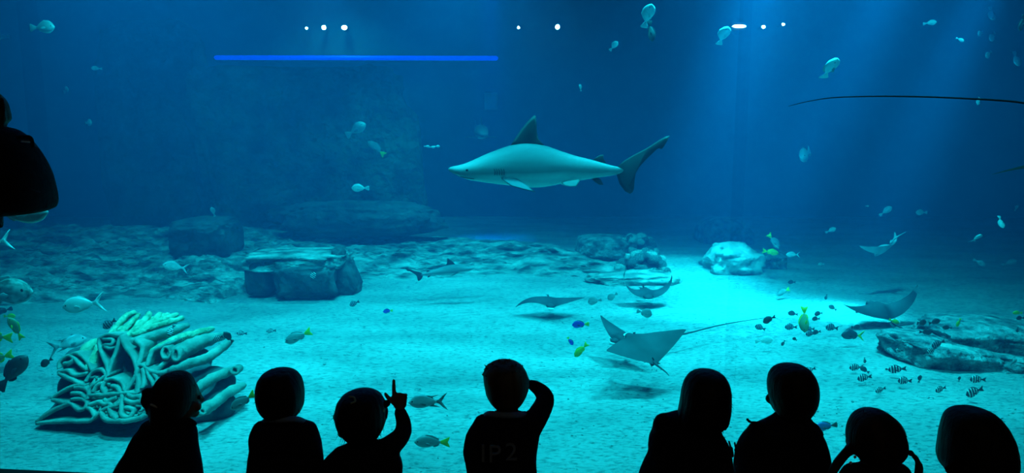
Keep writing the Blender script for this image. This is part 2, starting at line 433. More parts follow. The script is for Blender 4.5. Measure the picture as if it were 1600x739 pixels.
def coral_clump(px0, px1, py0, py1, Y, n, seed, label):
    r = random.Random(seed); c0 = at((px0+px1)/2, py1, Y); s = scale_at((px0+px1)/2, py1, Y)
    t = thing('coral_clump', label, 'coral', c0)
    rx = (px1-px0)/2*s; rz = (py1-py0)*s
    build(rock_mb((rx*.62, rx*.45, rz*.66), seed, blocky=.8, rough=.15, sub=4), 'core', M['rock_dark'], t)
    kn = rock_mb((1, 1, 1), seed+1, blocky=.9, rough=.22, freq=2.0, sub=3).mesh('knob')
    kn.materials.append(M['rock_mid'])
    kp = kn.copy(); kp.materials.clear(); kp.materials.append(M['rock_pale'])
    for i in range(n):
        a = r.uniform(-PI, 0) if i % 4 else r.uniform(0, PI); e = r.uniform(.05, 1.35)
        k = link('knob', kp if r.random() < .45 else kn, None, t, (rx*.88*math.cos(e)*math.cos(a), rx*.62*math.cos(e)*math.sin(a), rz*.88*math.sin(e)))
        q = r.uniform(.13, .25)*rx; k.scale = (q, q, q*r.uniform(.6, .9)); k.rotation_euler = (r.uniform(-.4, .4), r.uniform(-.4, .4), r.uniform(0, 6))
coral_clump(962, 1046, 390, 430, 11.8, 46, 5, 'knobbly round coral clump at the end of the ledge')
coral_clump(958, 1030, 366, 396, 13.0, 34, 9, 'dim knobbly coral clump behind the round one')
rock('boulder', 'long low rock tongue lying on sand below the round coral clump', 925, 1062, 425, 447, 11.2, M['rock'], .35, 25, blocky=.7, rough=.2)
# the rock at the lower side of the sand, with a ledge lip
def split_rock():
    t = thing('split_rock', 'dark slanting rock with a pale cracked lip among striped fish', 'rock', on_sand(1510, 580))
    c0 = Vector(t.location)
    def piece(nm, px0, px1, py0, py1, y, dep, seed, mat, rot=0, ry=0, **kw):
        c = at((px0+px1)/2, (py0+py1)/2, y); s = scale_at((px0+px1)/2, (py0+py1)/2, y)
        o = build(rock_mb(((px1-px0)/2*s, dep, (py1-py0)/2*s), seed, sub=5, **kw), nm, mat, t, c-c0); o.rotation_euler = (0, ry, rot)
    piece('upper_block', 1446, 1640, 502, 566, 7.7, .5, 31, M['rock_mid'], 0, .06, blocky=.55, rough=.16, strata=.03)
    piece('lower_block', 1388, 1560, 528, 580, 7.4, .42, 33, M['rock_mid'], 0, .16, blocky=.65, rough=.16)
    piece('lower_block', 1500, 1680, 552, 606, 7.3, .4, 35, M['rock_mid'], 0, .14, blocky=.6, rough=.16)
    piece('lip', 1450, 1580, 545, 566, 7.15, .1, 37, M['rock_pale'], 0, .22, blocky=.7, rough=.12)
split_rock()

# loose shell and gravel bits on the sand
def rubble():
    r = random.Random(3); mb = MB(); vs, fs = ico(1)
    for i in range(2600):
        x = r.uniform(-6.5, 6.5); y = glass_y(x)+.3+abs(r.gauss(0, 1))*4.2
        if y > 9.2 or (-4.2 < x < -1.8 and 4.8 < y < 7.0) or (x > 3 and 6.6 < y < 8.8): continue
        q = r.uniform(.004, .013)*(1+.6*(r.random() < .06)); a = r.uniform(0, 6)
        R = Euler((r.uniform(-.3, .3), r.uniform(-.3, .3), a)).to_matrix(); S = Vector((q, q*r.uniform(.5, .9), q*r.uniform(.3, .6)))
        c = Vector((x, y, sand_z(x, y)+.004))
        mb.add([c+R @ Vector((v.x*S.x, v.y*S.y, v.z*S.z)) for v in vs], fs)
    o = build(mb, 'gravel', M['pebble']); tag(o, 'scattered shell and gravel bits lying on the sand', 'gravel', kind='stuff')
rubble()

# ------------------------------------------------------------------ the big ridged coral sculpture
def coral_sculpture():
    root = thing('ridged_coral', 'large ridged lettuce coral with hollow cells and finger lobes on the sand', 'coral', on_sand(225, 655))
    c0 = Vector(root.location)
    def zz(zx, zy): return 40+zx/3.52, 470+zy/3.52
    def yy(px, py):
        h = (662-py)/175
        return 5.38+.75*h+.25*((px-215)/165)**2
    def Q(zx, zy, d=0.0):
        px, py = zz(zx, zy); return at(px, py, yy(px, py)+d)-c0
    S = scale_at(220, 580, 5.7)/3.52
    # the body behind the ridges: a lumpy mound grown from lobes
    mb = MB()
    for zx, zy, rx, rz, d, ry in ((520, 420, 250, 190, .42, .30), (640, 260, 200, 130, .45, .26), (330, 470, 150, 120, .34, .2), (420, 580, 280, 75, .32, .24),
                                  (830, 470, 220, 140, .30, .24), (900, 590, 170, 75, .24, .22), (300, 330, 95, 85, .32, .15), (700, 150, 150, 60, .42, .2),
                                  (1020, 450, 145, 95, .26, .18), (1030, 580, 140, 85, .2, .18), (880, 330, 160, 90, .36, .2), (560, 260, 120, 120, .42, .2), (230, 630, 150, 40, .26, .12)):
        c = Q(zx, zy, d); mb.ell(c, (rx*S, ry, rz*S))
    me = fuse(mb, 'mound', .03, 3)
    link('mound', me, M['coral_shade'], root)
    def fin(points, r, L=.22, mat='coral', nm='ridge', taper=.55):
        """A standing wall of coral: rounded front edge along the line, running back into the mound."""
        pts = catmull([Q(*p) for p in points], 5)
        back = Vector((.02, 1, -.10)).normalized(); mbr = MB(); rings = []
        for i, p in enumerate(pts):
            t = (pts[min(i+1, len(pts)-1)]-pts[max(i-1, 0)]).normalized()
            sd = t.cross(back).normalized(); w = r*S*(1+.22*noise.noise(p*9)); p = p+sd*w*.3*noise.noise(p*14)
            prof = [(-.0, -1.0), (.75, -.7), (1.0, 0.0), (.9, .8)]
            ring = [p+sd*a*w+back*b*w for a, b in prof]+[p+sd*w*taper+back*L, p-sd*w*taper+back*L]+[p-sd*a*w+back*b*w for a, b in reversed(prof[1:])]
            rings.append(ring)
        mbr.loft(rings); build(mbr, nm, M[mat], root)
    def lobe(points, rad, mat='coral', nm='finger'):
        pts = catmull([Q(*p) for p in points], 6); n = len(pts)
        rr = [S*interp(i/(n-1), np.linspace(0, 1, len(rad)), rad)*(1+.10*noise.noise(p*11)) for i, p in enumerate(pts)]
        m = MB().tube(pts, rr, 14)
        m.v = [tuple(Vector(v)+Vector((.008*noise.noise(Vector(v)*25), .008*noise.noise(Vector(v)*25+Vector((5, 0, 0))), .012*noise.noise(Vector(v)*22+Vector((0, 9, 0)))))) for v in m.v]
        build(m, nm, M[mat], root)
    # finger lobes fanning out
    lobe([(590, 225, .05), (700, 195, .1), (800, 165, .2), (880, 138, .3)], [24, 30, 32, 22])
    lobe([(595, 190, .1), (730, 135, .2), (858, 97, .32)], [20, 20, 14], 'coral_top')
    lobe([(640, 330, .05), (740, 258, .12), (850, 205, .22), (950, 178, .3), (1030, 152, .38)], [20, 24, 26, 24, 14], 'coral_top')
    lobe([(820, 300, .0), (900, 255, .08), (1000, 215, .18), (1085, 192, .28)], [44, 46, 38, 24])
    lobe([(805, 385, -.05), (900, 345, -.02), (1000, 312, .05), (1090, 250, .14), (1130, 218, .18)], [26, 26, 27, 27, 18])
    lobe([(945, 485, -.05), (1020, 432, .0), (1100, 395, .05), (1172, 376, .1)], [28, 30, 27, 18])
    lobe([(955, 612, -.1), (1040, 562, -.05), (1120, 502, .02), (1198, 466, .08)], [30, 30, 30, 20])
    # rings of the hollow finger mouths
    def ring(cx, cy, rx, ry, d, r):
        k = 14; pts = [(cx+rx*math.cos(2*PI*i/k), cy+ry*math.sin(2*PI*i/k), d) for i in range(k+1)]
        fin(pts, r, .10, nm='mouth_rim')
    ring(772, 288, 22, 30, -.06, 9); ring(826, 298, 20, 30, -.08, 9); ring(972, 610, 16, 14, -.16, 8); ring(1150, 385, 20, 18, -.0, 8)
    # leafy plates on top
    for pts, w in (([(470, 180, .06), (510, 130, .14), (570, 75, .25), (600, 66, .3)], 22), ([(520, 190, .04), (570, 130, .14), (620, 80, .26)], 18), ([(560, 195, .06), (640, 130, .18), (680, 72, .3)], 24),
                   ([(590, 180, .1), (680, 130, .22), (740, 75, .34)], 22), ([(640, 170, .14), (740, 110, .28), (830, 80, .38)], 20), ([(300, 330, .05), (340, 260, .12), (400, 225, .2)], 34), ([(350, 370, .0), (390, 300, .08), (410, 240, .14)], 30),
                   ([(480, 175, .1), (560, 150, .2), (700, 110, .3), (780, 78, .4)], 26)):
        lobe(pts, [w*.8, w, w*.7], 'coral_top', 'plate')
    R = 13
    walls = [
        [(180, 390), (230, 385), (270, 412), (320, 402), (335, 398)], [(182, 375), (190, 335), (235, 300), (265, 320), (300, 352), (338, 382)],
        [(182, 398), (240, 428), (285, 452), (330, 470)], [(240, 300), (285, 290), (335, 335), (365, 385)], [(268, 318), (240, 345), (210, 350)],
        [(145, 540), (190, 505), (250, 475), (300, 462)], [(145, 545), (200, 560), (250, 570), (290, 603), (325, 590), (335, 555), (300, 540), (250, 545)],
        [(60, 664), (120, 622), (190, 585), (245, 566)], [(60, 672), (160, 668), (260, 664), (345, 662), (380, 640), (410, 610)],
        [(270, 480), (310, 478), (345, 500), (340, 540)], [(250, 510), (300, 512), (335, 545)],
        [(330, 445), (365, 395), (415, 380), (440, 408), (405, 440), (355, 480), (345, 525)], [(410, 200), (404, 240), (425, 310), (448, 365), (455, 415)],
        [(415, 205), (440, 190), (480, 188), (520, 195)], [(425, 212), (475, 215), (470, 240), (430, 245), (455, 265), (475, 262)],
        [(520, 195), (502, 260), (475, 335), (455, 395), (440, 440)], [(520, 195), (545, 250), (590, 315), (608, 365), (605, 410), (575, 460), (550, 495)],
        [(600, 215), (640, 250), (632, 310), (612, 362)], [(668, 360), (690, 285), (745, 255), (790, 235)], [(650, 362), (700, 392), (745, 360), (790, 322), (830, 318)],
        [(700, 392), (745, 398), (800, 372), (835, 352)], [(605, 400), (622, 355), (655, 365), (680, 420), (705, 470)], [(605, 408), (620, 450), (612, 510)],
        [(640, 370), (650, 430), (640, 480)], [(700, 395), (720, 430), (715, 480)],
        [(345, 520), (400, 520), (470, 515), (540, 510), (620, 512)], [(410, 610), (450, 590), (500, 575), (525, 540)], [(410, 610), (440, 655), (520, 662), (600, 655), (640, 640)],
        [(530, 510), (525, 570), (528, 630), (570, 640), (590, 600), (545, 590)], [(560, 515), (590, 530), (620, 525), (640, 540)], [(545, 545), (590, 560), (635, 552)],
        [(380, 640), (360, 600), (335, 585)], [(455, 590), (475, 630), (500, 655)], [(440, 440), (480, 430), (530, 455), (545, 495)], [(440, 440), (420, 480), (440, 515)],
        [(470, 470), (500, 478), (520, 505)], [(350, 575), (400, 560), (440, 570), (470, 545), (500, 535)], [(370, 500), (390, 470), (420, 452)], [(430, 545), (470, 575), (450, 592)],
    ]
    for w in walls:
        fin([(x, y, -.03) for x, y in w], R*rnd.uniform(.8, 1.1))
    # a finer net of cells low down
    r = random.Random(12); nx, ny = 8, 6; P = {}
    for j in range(ny+1):
        for i in range(nx+1):
            P[i, j] = (345+36*i+(18 if j % 2 else 0)+r.uniform(-9, 9), 425+38*j+r.uniform(-9, 9))
    for j in range(ny+1):
        for i in range(nx+1):
            for q in ((i+1, j), (i-(0 if j % 2 else 1)+0, j+1)):
                if q in P and r.random() < .62:
                    a, b = P[i, j], P[q]
                    if min(a[1], b[1]) < 450 and 430 < a[0] < 620: continue
                    mid = ((a[0]+b[0])/2+r.uniform(-9, 9), (a[1]+b[1])/2+r.uniform(-9, 9))
                    fin([(*a, .0), (*mid, -.02), (*b, .0)], R*.62, .16, nm='cell_wall')
coral_sculpture()

# ------------------------------------------------------------------ fittings at the back of the tank, and mirrored room lights
def led_strip():
    a = at(338, 90, 19.7); b = at(775, 91, 19.7); c = (a+b)/2
    t = thing('light_strip', 'thin glowing blue light strip along the back of the tank', 'light strip', c)
    build(MB().tube([a-c, b-c], .062, 10), 'tube', M['led'], t)
    build(MB().box((a.x-c.x-.1, .04, -.09), (b.x-c.x+.1, .27, .09)), 'channel', M['metal'], t, smooth=False)
led_strip()
def spot(px, py, w, h, label):  # room lights mirrored in the glass, built as made-up lamps at the back
    Y = 19.6; c = at(px, py, Y); s = scale_at(px, py, Y)
    t = thing('reflection', label, 'light', c, 'small white reflections high in the tank')
    build(MB().ell((0, 0, 0), (w*s/2, .03, h*s/2)), 'lens', M['reflection_white'], t)
    build(MB().tube([(0, .04, 0), (0, .2, 0)], w*s*.6, 10, round_ends=False), 'added_housing', M['metal'], t)  # invented backing and mount for the reflected light
    build(MB().tube([(0, .2, 0), (0, .42, 0)], .03, 8), 'added_bracket', M['metal'], t)
for px, py, w, h, lb in ((479, 44, 4, 4, 'faintest white spotlight of the trio above the blue strip'), (506, 43, 7, 7, 'round white spotlight between its trio neighbours above the blue strip'), (538, 43, 9, 7, 'broadest white spotlight of the trio above the blue strip'),
                         (810, 43, 4, 4, 'pinprick white spotlight beside the blue light shaft'), (871, 42, 7, 7, 'lone round white spotlight high above the shark'), (1193, 42, 6, 5, 'round white spotlight next to the bar shaped one'), (1224, 38, 5, 4, 'faint white spotlight two along from the bar shaped one')):
    spot(px, py, w, h, lb)
spot(1155, 41, 22, 5, 'wide bar shaped white spotlight high on the back wall')
def wall_panel():
    c = at(767, 158, 19.95); s = scale_at(767, 158, 19.95)
    t = thing('wall_hatch', 'pale square hatch on the back wall under the blue strip', 'hatch', c)
    build(MB().box((-10*s, -.04, -13*s), (10*s, .05, 13*s)), 'plate', M['panel'], t, smooth=False)
    for k in range(5): build(MB().box((-9*s, -.06, (-11+4.7*k)*s), (9*s, -.04, (-9+4.7*k)*s)), 'slat', M['panel'], t, smooth=False)
wall_panel()

# ------------------------------------------------------------------ fins and the shark
def plate(poly, thick=.01, edge=.25, fn=None):
    """A fin: an outline in the x-z plane, thickest inside and thin at its rim. fn moves each point in space."""
    n = len(poly); cx = sum(p[0] for p in poly)/n; cz = sum(p[1] for p in poly)/n
    inn = [(p[0]+(cx-p[0])*edge, p[1]+(cz-p[1])*edge) for p in poly]
    vs = [(x, 0, z) for x, z in poly]+[(x, -thick, z) for x, z in inn]+[(x, thick, z) for x, z in inn]
    fs = []
    for i in range(n):
        k = (i+1) % n
        fs.append((i, k, n+k, n+i)); fs.append((k, i, 2*n+i, 2*n+k))
    fs.append(tuple(range(n, 2*n))); fs.append(tuple(reversed(range(2*n, 3*n))))
    if fn: vs = [fn(Vector(v)) for v in vs]
    return MB().add(vs, fs)
def basis(fwd, up):
    X = Vector(fwd).normalized(); Z = Vector(up); Z = (Z-X*Z.dot(X)).normalized(); Y = Z.cross(X)
    return Matrix((X, Y, Z)).transposed()

M['shark'] = axis_ramp('shark_hide', 'Z', [(.0, (.58, .62, .6)), (.34, (.50, .55, .53)), (.46, (.14, .175, .18)), (.62, (.20, .245, .25)), (1.0, (.08, .105, .115))], .6, 'Generated', 2.2, .22)
M['shark_fin'] = mottled('shark_fin', (.016, .022, .027), (.034, .042, .048), 5, .6)
M['shark_pale'] = mottled('shark_pale', (.5, .56, .55), (.62, .68, .66), 5, .6)
M['gill'] = mottled('gill', (.02, .03, .035), (.04, .05, .055), 8, .8)

def shark_parts():
    """Meshes of one shark, nose to -x, in units of its own picture outline (100 units along)."""
    K = 1/4.324
    st = [(46, 400, 406, .6), (54, 391, 416, 1.2), (80, 384, 432, 1.6), (110, 379, 448, 1.5), (150, 369, 464, 1.25), (200, 349, 479, 1.0), (300, 304, 495, .8), (400, 266, 509, .76), (480, 242, 518, .74), (560, 232, 528, .74),
          (640, 238, 532, .74), (720, 255, 524, .74), (800, 284, 508, .74), (900, 317, 491, .72), (1000, 341, 477, .7), (1080, 362, 465, .68), (1150, 384, 456, .66), (1200, 394, 446, .55), (1240, 402, 438, .4), (1270, 412, 426, .2)]
    xs = [a[0] for a in st]; xx = np.concatenate([np.linspace(48, 200, 14), np.linspace(215, 1270, 46)])
    def sm(i, x): return interp(x, xs, [a[i] for a in st])
    rings = []
    for x in xx:
        t = np.mean([sm(1, x+d) for d in (-14, 0, 14)]) if 70 < x < 1240 else sm(1, x)
        b = np.mean([sm(2, x+d) for d in (-14, 0, 14)]) if 70 < x < 1240 else sm(2, x)
        w = sm(3, x); hz = (b-t)/2*K; cz = -((b+t)/2-395)*K; cx = (x-780)*K
        ring = []
        for j in range(28):
            a = 2*PI*j/28; ca, sa = math.cos(a), math.sin(a)
            ring.append((cx, hz*w*ca*abs(ca)**.0, cz+hz*sa))
        rings.append(ring)
    body = MB().loft(rings)
    def P(pts): return [((x-780)*K, -(z-395)*K) for x, z in pts]
    fins = {}
    dorsal = plate(P([(462, 252), (478, 225), (505, 185), (540, 135), (580, 88), (620, 50), (634, 52), (640, 110), (642, 160), (652, 205), (690, 246), (660, 262), (560, 262)]), 2.2)
    dorsal2 = plate(P([(1020, 352), (1050, 328), (1075, 313), (1100, 312), (1099, 335), (1118, 368), (1080, 380)]), 1.0)
    tail = plate(P([(1190, 400), (1240, 355), (1290, 325), (1400, 268), (1500, 205), (1535, 188), (1562, 184), (1545, 215), (1520, 262), (1502, 256), (1482, 264), (1400, 342), (1345, 402), (1318, 450), (1312, 500), (1308, 570), (1290, 580), (1255, 562), (1215, 510), (1196, 455)]), 1.6, .12)
    def side(sg, root_z, k, up=0):
        return lambda v: Vector((v.x, sg*(root_z[0]+k*max(0, root_z[1]-v.z)) + v.y, v.z))
    pec = P([(385, 442), (440, 440), (500, 465), (550, 498), (606, 546), (545, 534), (450, 508), (395, 468)])
    z0 = -(440-395)*K
    pecs = [plate(pec, 1.0, .3, side(sg, (12, z0), 1.3)) for sg in (-1, 1)]
    pel = P([(800, 496), (850, 478), (920, 474), (932, 482), (905, 520), (860, 523), (820, 516)])
    pels = [plate(pel, .8, .3, side(sg, (8, -(478-395)*K), .5)) for sg in (-1, 1)]
    anal = plate(P([(1015, 470), (1060, 466), (1085, 480), (1102, 516), (1075, 516), (1045, 498)]), .9)
    return body, dorsal, dorsal2, tail, pecs, pels, anal, K
SH = shark_parts()
SH_LEVEL = []
for sg in (-1, 1):
    SH_LEVEL.append(plate([(-88, 10), (-70, 12), (-38, 46), (-30, 62), (-48, 52), (-72, 24)], 2.6, .3, lambda v, sg=sg: Vector((v.x, sg*v.z, -16-.12*v.z+v.y))))
def make_shark(label, loc, length, fwd, up=(0, 0, 1), small=False, group=None):
    body, dorsal, dorsal2, tail, pecs, pels, anal, K = SH
    if small: pecs = SH_LEVEL
    t = thing('shark', label, 'shark', loc, group)
    # local nose is -x
    f = Vector(fwd).normalized(); R = basis(-f, up)
    t.rotation_euler = R.to_euler(); u = length/(1512*K); t.scale = (u, u, u*(.8 if small else 1))
    def cp(mb, nm, mat): return build(MB().add(mb.v, mb.f), nm, mat, t)
    b = cp(body, 'body', M['shark'])
    cp(dorsal, 'dorsal_fin', M['shark_fin']); cp(dorsal2, 'rear_dorsal_fin', M['shark_fin']); cp(tail, 'tail_fin', M['shark_fin'])
    for p in pecs: cp(p, 'pectoral_fin', M['rock_mid'] if small else M['shark_pec'])
    for p in pels: cp(p, 'pelvic_fin', M['shark_pale'])
    cp(anal, 'anal_fin', M['shark_fin'])
    for sg in (-1, 1):
        build(MB().ell(((168-780)*K, sg*13.6, -(408-395)*K), (2.2, 1.4, 2.0)), 'eye', M['eye'], t)
        if not small:
            for k in range(5):
                x = (345+15*k-780)*K
                build(MB().tube([(x, sg*(19.4+.55*k), -1), (x+1.5, sg*(19.6+.55*k), -5), (x+1, sg*(18.6+.55*k), -10)], .6, 6), 'gill_slit', M['gill'], t)
            build(MB().tube([((128-780)*K, sg*6.5, -(452-395)*K), ((170-780)*K, sg*9.5, -(462-395)*K), ((215-780)*K, sg*10.5, -(468-395)*K)], .55, 6), 'mouth', M['gill'], t)
    return t
M['shark_pec'] = mottled('shark_pec', (.07, .10, .12), (.11, .15, .17), 5, .6)
make_shark('large grey shark with pale belly cruising across mid water', at(690+780/4.324, 170+395/4.324, 6.9), 1512/4.324*scale_at(870, 261, 6.9), (-1, -.12, 0))
make_shark('distant shark seen head on, small triangle with level side fins', at(750, 206, 15.2), 1.9, (.15, -1, -.05), small=True)
make_shark('small dim shark gliding just above sand at the foot of the ledge', at(690, 424, 9.9), .95, (1, .25, .08), small=True)

# ------------------------------------------------------------------ rays
M['ray_back'] = mottled('ray_back', (.022, .032, .038), (.05, .065, .072), 4, .7)
M['ray_belly'] = mottled('ray_belly', (.5, .55, .53), (.64, .68, .66), 4, .7)
M['ray_grey'] = mottled('ray_grey', (.12, .16, .17), (.18, .22, .22), 4, .7)
M['silhouette_hide'] = mottled('silhouette_hide', (.003, .004, .005), (.007, .008, .009), 6, .8)  # near black: the unlit silhouette of the close ray is in the colour
def make_ray(label, loc, fwd, right, span, left_bend, right_bend, back='ray_back', belly='ray_belly', tail=1.2, tail_pts=None, face=True, name='ray', chord=1.0, tail_r=1.0):
    """bends: (angle at root, angle at tip) of each wing, degrees up."""
    f = Vector(fwd).normalized(); r = Vector(right); r = (r-f*r.dot(f)).normalized(); up = r.cross(f)
    t = thing(name, label, 'ray', loc); R = Matrix((f, -r, up)).transposed(); t.rotation_euler = R.to_euler()
    n = 22
    def path(b):
        y = z = 0; out = [(0, 0)]
        for i in range(n):
            k = (i+.5)/n; a = math.radians(b[0]+(b[1]-b[0])*k**1.2); y += math.cos(a)/n; z += math.sin(a)/n; out.append((y, z))
        return out
    L, Rr = path(left_bend), path(right_bend)
    cols = [(-(i)/n, -Rr[i][0], Rr[i][1]) for i in range(n, 0, -1)]+[(i/n, L[i][0], L[i][1]) for i in range(n+1)]
    h = span/2; nc = 16; vs = []; fs = []; mi = []
    for t_, y, z in cols:
        a = abs(t_)
        le = (.40-.46*a**1.25)*chord; te = (-.36+.27*a**.8-.02*math.sin(PI*a))*chord
        if a > .97: le = te+.012
        th = .085*(1-a)**1.5+.012*(1-a)+.075*math.exp(-(a/.17)**2)+.002
        for s in (1, -1):
            for k in range(nc+1):
                u = k/nc; x = le+(te-le)*u
                foil = (math.sin(PI*u**.62))**.75 if 0 < u < 1 else 0
                vs.append((x*h, y*h, (z+s*foil*th*(1.0 if s > 0 else .55))*h))
    m = 2*(nc+1)
    for i in range(len(cols)-1):
        for sgn in (0, 1):
            o_ = sgn*(nc+1)
            for k in range(nc):
                q = (i*m+o_+k, i*m+o_+k+1, (i+1)*m+o_+k+1, (i+1)*m+o_+k)
                fs.append(q if sgn == 0 else q[::-1]); mi.append(sgn)
    me = bpy.data.meshes.new('disc'); me.from_pydata(vs, [], fs); me.materials.append(M[back]); me.materials.append(M[belly])
    me.polygons.foreach_set('material_index', mi); me.polygons.foreach_set('use_smooth', [True]*len(fs)); me.update()
    link('disc', me, None, t)
    hd = build(MB().ell((.36*h*chord, 0, .015*h), (.16*h, .115*h, .07*h)), 'head', M[back], t)
    build(MB().ell((.45*h*chord, 0, -.02*h), (.10*h, .095*h, .04*h)), 'snout', M[belly] if face else M[back], t)
    for sg in (-1, 1):
        build(MB().ell((.42*h*chord, sg*.12*h, .035*h), (.022*h, .014*h, .02*h), seg=10, ring=6), 'eye', M['eye'], t)
        build(plate([(-.28*h, -.0), (-.36*h, .08*h), (-.50*h, .11*h), (-.48*h, .03*h), (-.40*h, -.01*h)], .008*h, .3, lambda v, sg=sg: Vector((v.x, sg*v.z, v.y-.01*h))), 'pelvic_fin', M[back], t)
    build(plate([(-.30*h, .02*h), (-.36*h, .11*h), (-.42*h, .10*h), (-.42*h, .01*h)], .01*h, .3), 'dorsal_fin', M[back], t)
    if tail_pts:
        inv = R.transposed(); pts = catmull([inv @ (Vector(p)-Vector(loc)) for p in tail_pts], 6)
    else:
        pts = [(-.34*h-tail*k/14, .04*tail*math.sin(k*.35), .02*h+.05*tail*math.sin(k*.2)) for k in range(15)]
    ln = len(pts)
    build(MB().tube(pts, [tail_r*(.028*h*(1-i/(ln-1))+.006*max(h, .35)) for i in range(ln)], 7), 'whip_tail', M[back], t)
    return t
make_ray('big eagle ray banking over sand with its dark back turned outward', at(1005, 549, 6.5), (-.375, .878, .296), (.926, .339, .167), .88, (20, 26), (16, 24), tail=.26, chord=1.42)
make_ray('eagle ray half hidden behind the big banking ray, trailing a long tail', at(976, 529, 7.3), (-.75, -.66, .0), (-.66, .75, .12), .80, (4, 8), (12, 26), tail_pts=[at(1000, 528, 7.45), at(1062, 523, 7.7), at(1130, 507, 8.0), at(1205, 495, 8.3)])
make_ray('flat winged ray gliding low toward the glass above its shadow', at(858, 472, 9.1), (.04, -1, -.06), (-1, -.04, .08), .92, (10, 10), (16, -52), tail=.15, chord=1.15)
make_ray('ray with both wings curled high like a bowl, face toward glass', at(1009, 458, 9.6), (0, -1, -.13), (-1, 0, 0), 1.04, (-10, 100), (-8, 118), tail=.12, chord=.85)
make_ray('ray with one wing swept straight up near the small dark fish', at(1376, 489, 8.7), (-.2, .86, .30), (.98, .2, -.05), 1.26, (2, 30), (0, 112), 'ray_back', 'ray_grey', tail=.25, chord=.66)
make_ray('pale bellied ray tilting up in dim water above far sand', at(1381, 389, 10.2), (-.25, .72, -.6), (.98, .2, .12), .86, (-2, 22), (4, 78), 'ray_belly', 'ray_belly', tail=.3, chord=.75)
make_ray('near dark ray mostly out of view trailing a long thin whip', at(1722, 252, 3.9), (.6, .8, .05), (.8, -.6, .1), .98, (4, -14), (5, 10), 'silhouette_hide', 'silhouette_hide', tail_r=.42,
         tail_pts=[at(1700, 235, 3.75), at(1650, 180, 3.8), at(1600, 161, 3.8), at(1500, 153.5, 3.8), at(1400, 150.5, 3.8), at(1310, 152, 3.8), at(1265, 158, 3.8), at(1232, 166, 3.8)])

# ------------------------------------------------------------------ fish
M['f_silver'] = axis_ramp('f_silver', 'Z', [(0, (.75, .8, .78)), (.55, (.62, .7, .68)), (.85, (.28, .35, .36)), (1, (.2, .26, .28))], .35, 'Generated', 5, .1)
M['f_pale'] = axis_ramp('f_pale', 'Z', [(0, (.8, .85, .8)), (.6, (.66, .74, .7)), (1, (.4, .48, .47))], .4, 'Generated', 5, .1)
M['f_grey'] = axis_ramp('f_grey', 'Z', [(0, (.42, .48, .45)), (.5, (.26, .31, .30)), (1, (.13, .17, .17))], .5, 'Generated', 5, .1)
M['f_dark'] = axis_ramp('f_dark', 'Z', [(0, (.10, .12, .12)), (.6, (.05, .065, .07)), (1, (.025, .03, .04))], .5, 'Generated', 5, .1)
M['f_blue'] = axis_ramp('f_blue', 'Z', [(0, (.03, .14, .75)), (.5, (.015, .06, .55)), (1, (.01, .03, .22))], .4, 'Generated', 5, .1)
M['f_skyblue'] = axis_ramp('f_skyblue', 'Z', [(0, (.12, .4, .7)), (1, (.08, .25, .6))], .4, 'Generated', 5, .1)
M['f_yellow'] = axis_ramp('f_yellow', 'Z', [(0, (.62, .6, .06)), (1, (.36, .42, .03))], .4, 'Generated', 5, .1)
M['f_lime'] = axis_ramp('f_lime', 'Z', [(0, (.75, .9, .02)), (1, (.5, .75, .02))], .4, 'Generated', 5, .1)
M['f_olive'] = axis_ramp('f_olive', 'Z', [(0, (.4, .42, .2)), (1, (.16, .2, .1))], .45, 'Generated', 5, .1)
def bars(name, light, dark):
    st = [(0.0, dark)]
    for k, p in enumerate((.16, .24, .36, .44, .56, .64, .76, .84)): st.append((p, dark if k % 2 else light))
    return axis_ramp(name, 'X', st, .45, 'Generated', 4, .02, 'CONSTANT')
M['f_bars'] = bars('f_bars', (.72, .8, .74), (.03, .04, .06))
M['f_bars_dim'] = bars('f_bars_dim', (.30, .36, .38), (.035, .05, .07))
M['f_blotch'] = mottled('f_blotch', (.07, .11, .09), (.42, .5, .46), 5, .5, coord='Generated')
M['fin_dark'] = mottled('fin_dark', (.03, .04, .05), (.06, .07, .08), 8, .6)
M['fin_pale'] = mottled('fin_pale', (.5, .58, .56), (.65, .7, .68), 8, .6)
M['fin_grey'] = mottled('fin_grey', (.18, .22, .22), (.26, .3, .3), 8, .6)
M['fin_yellow'] = mottled('fin_yellow', (.55, .52, .03), (.7, .66, .05), 8, .6)
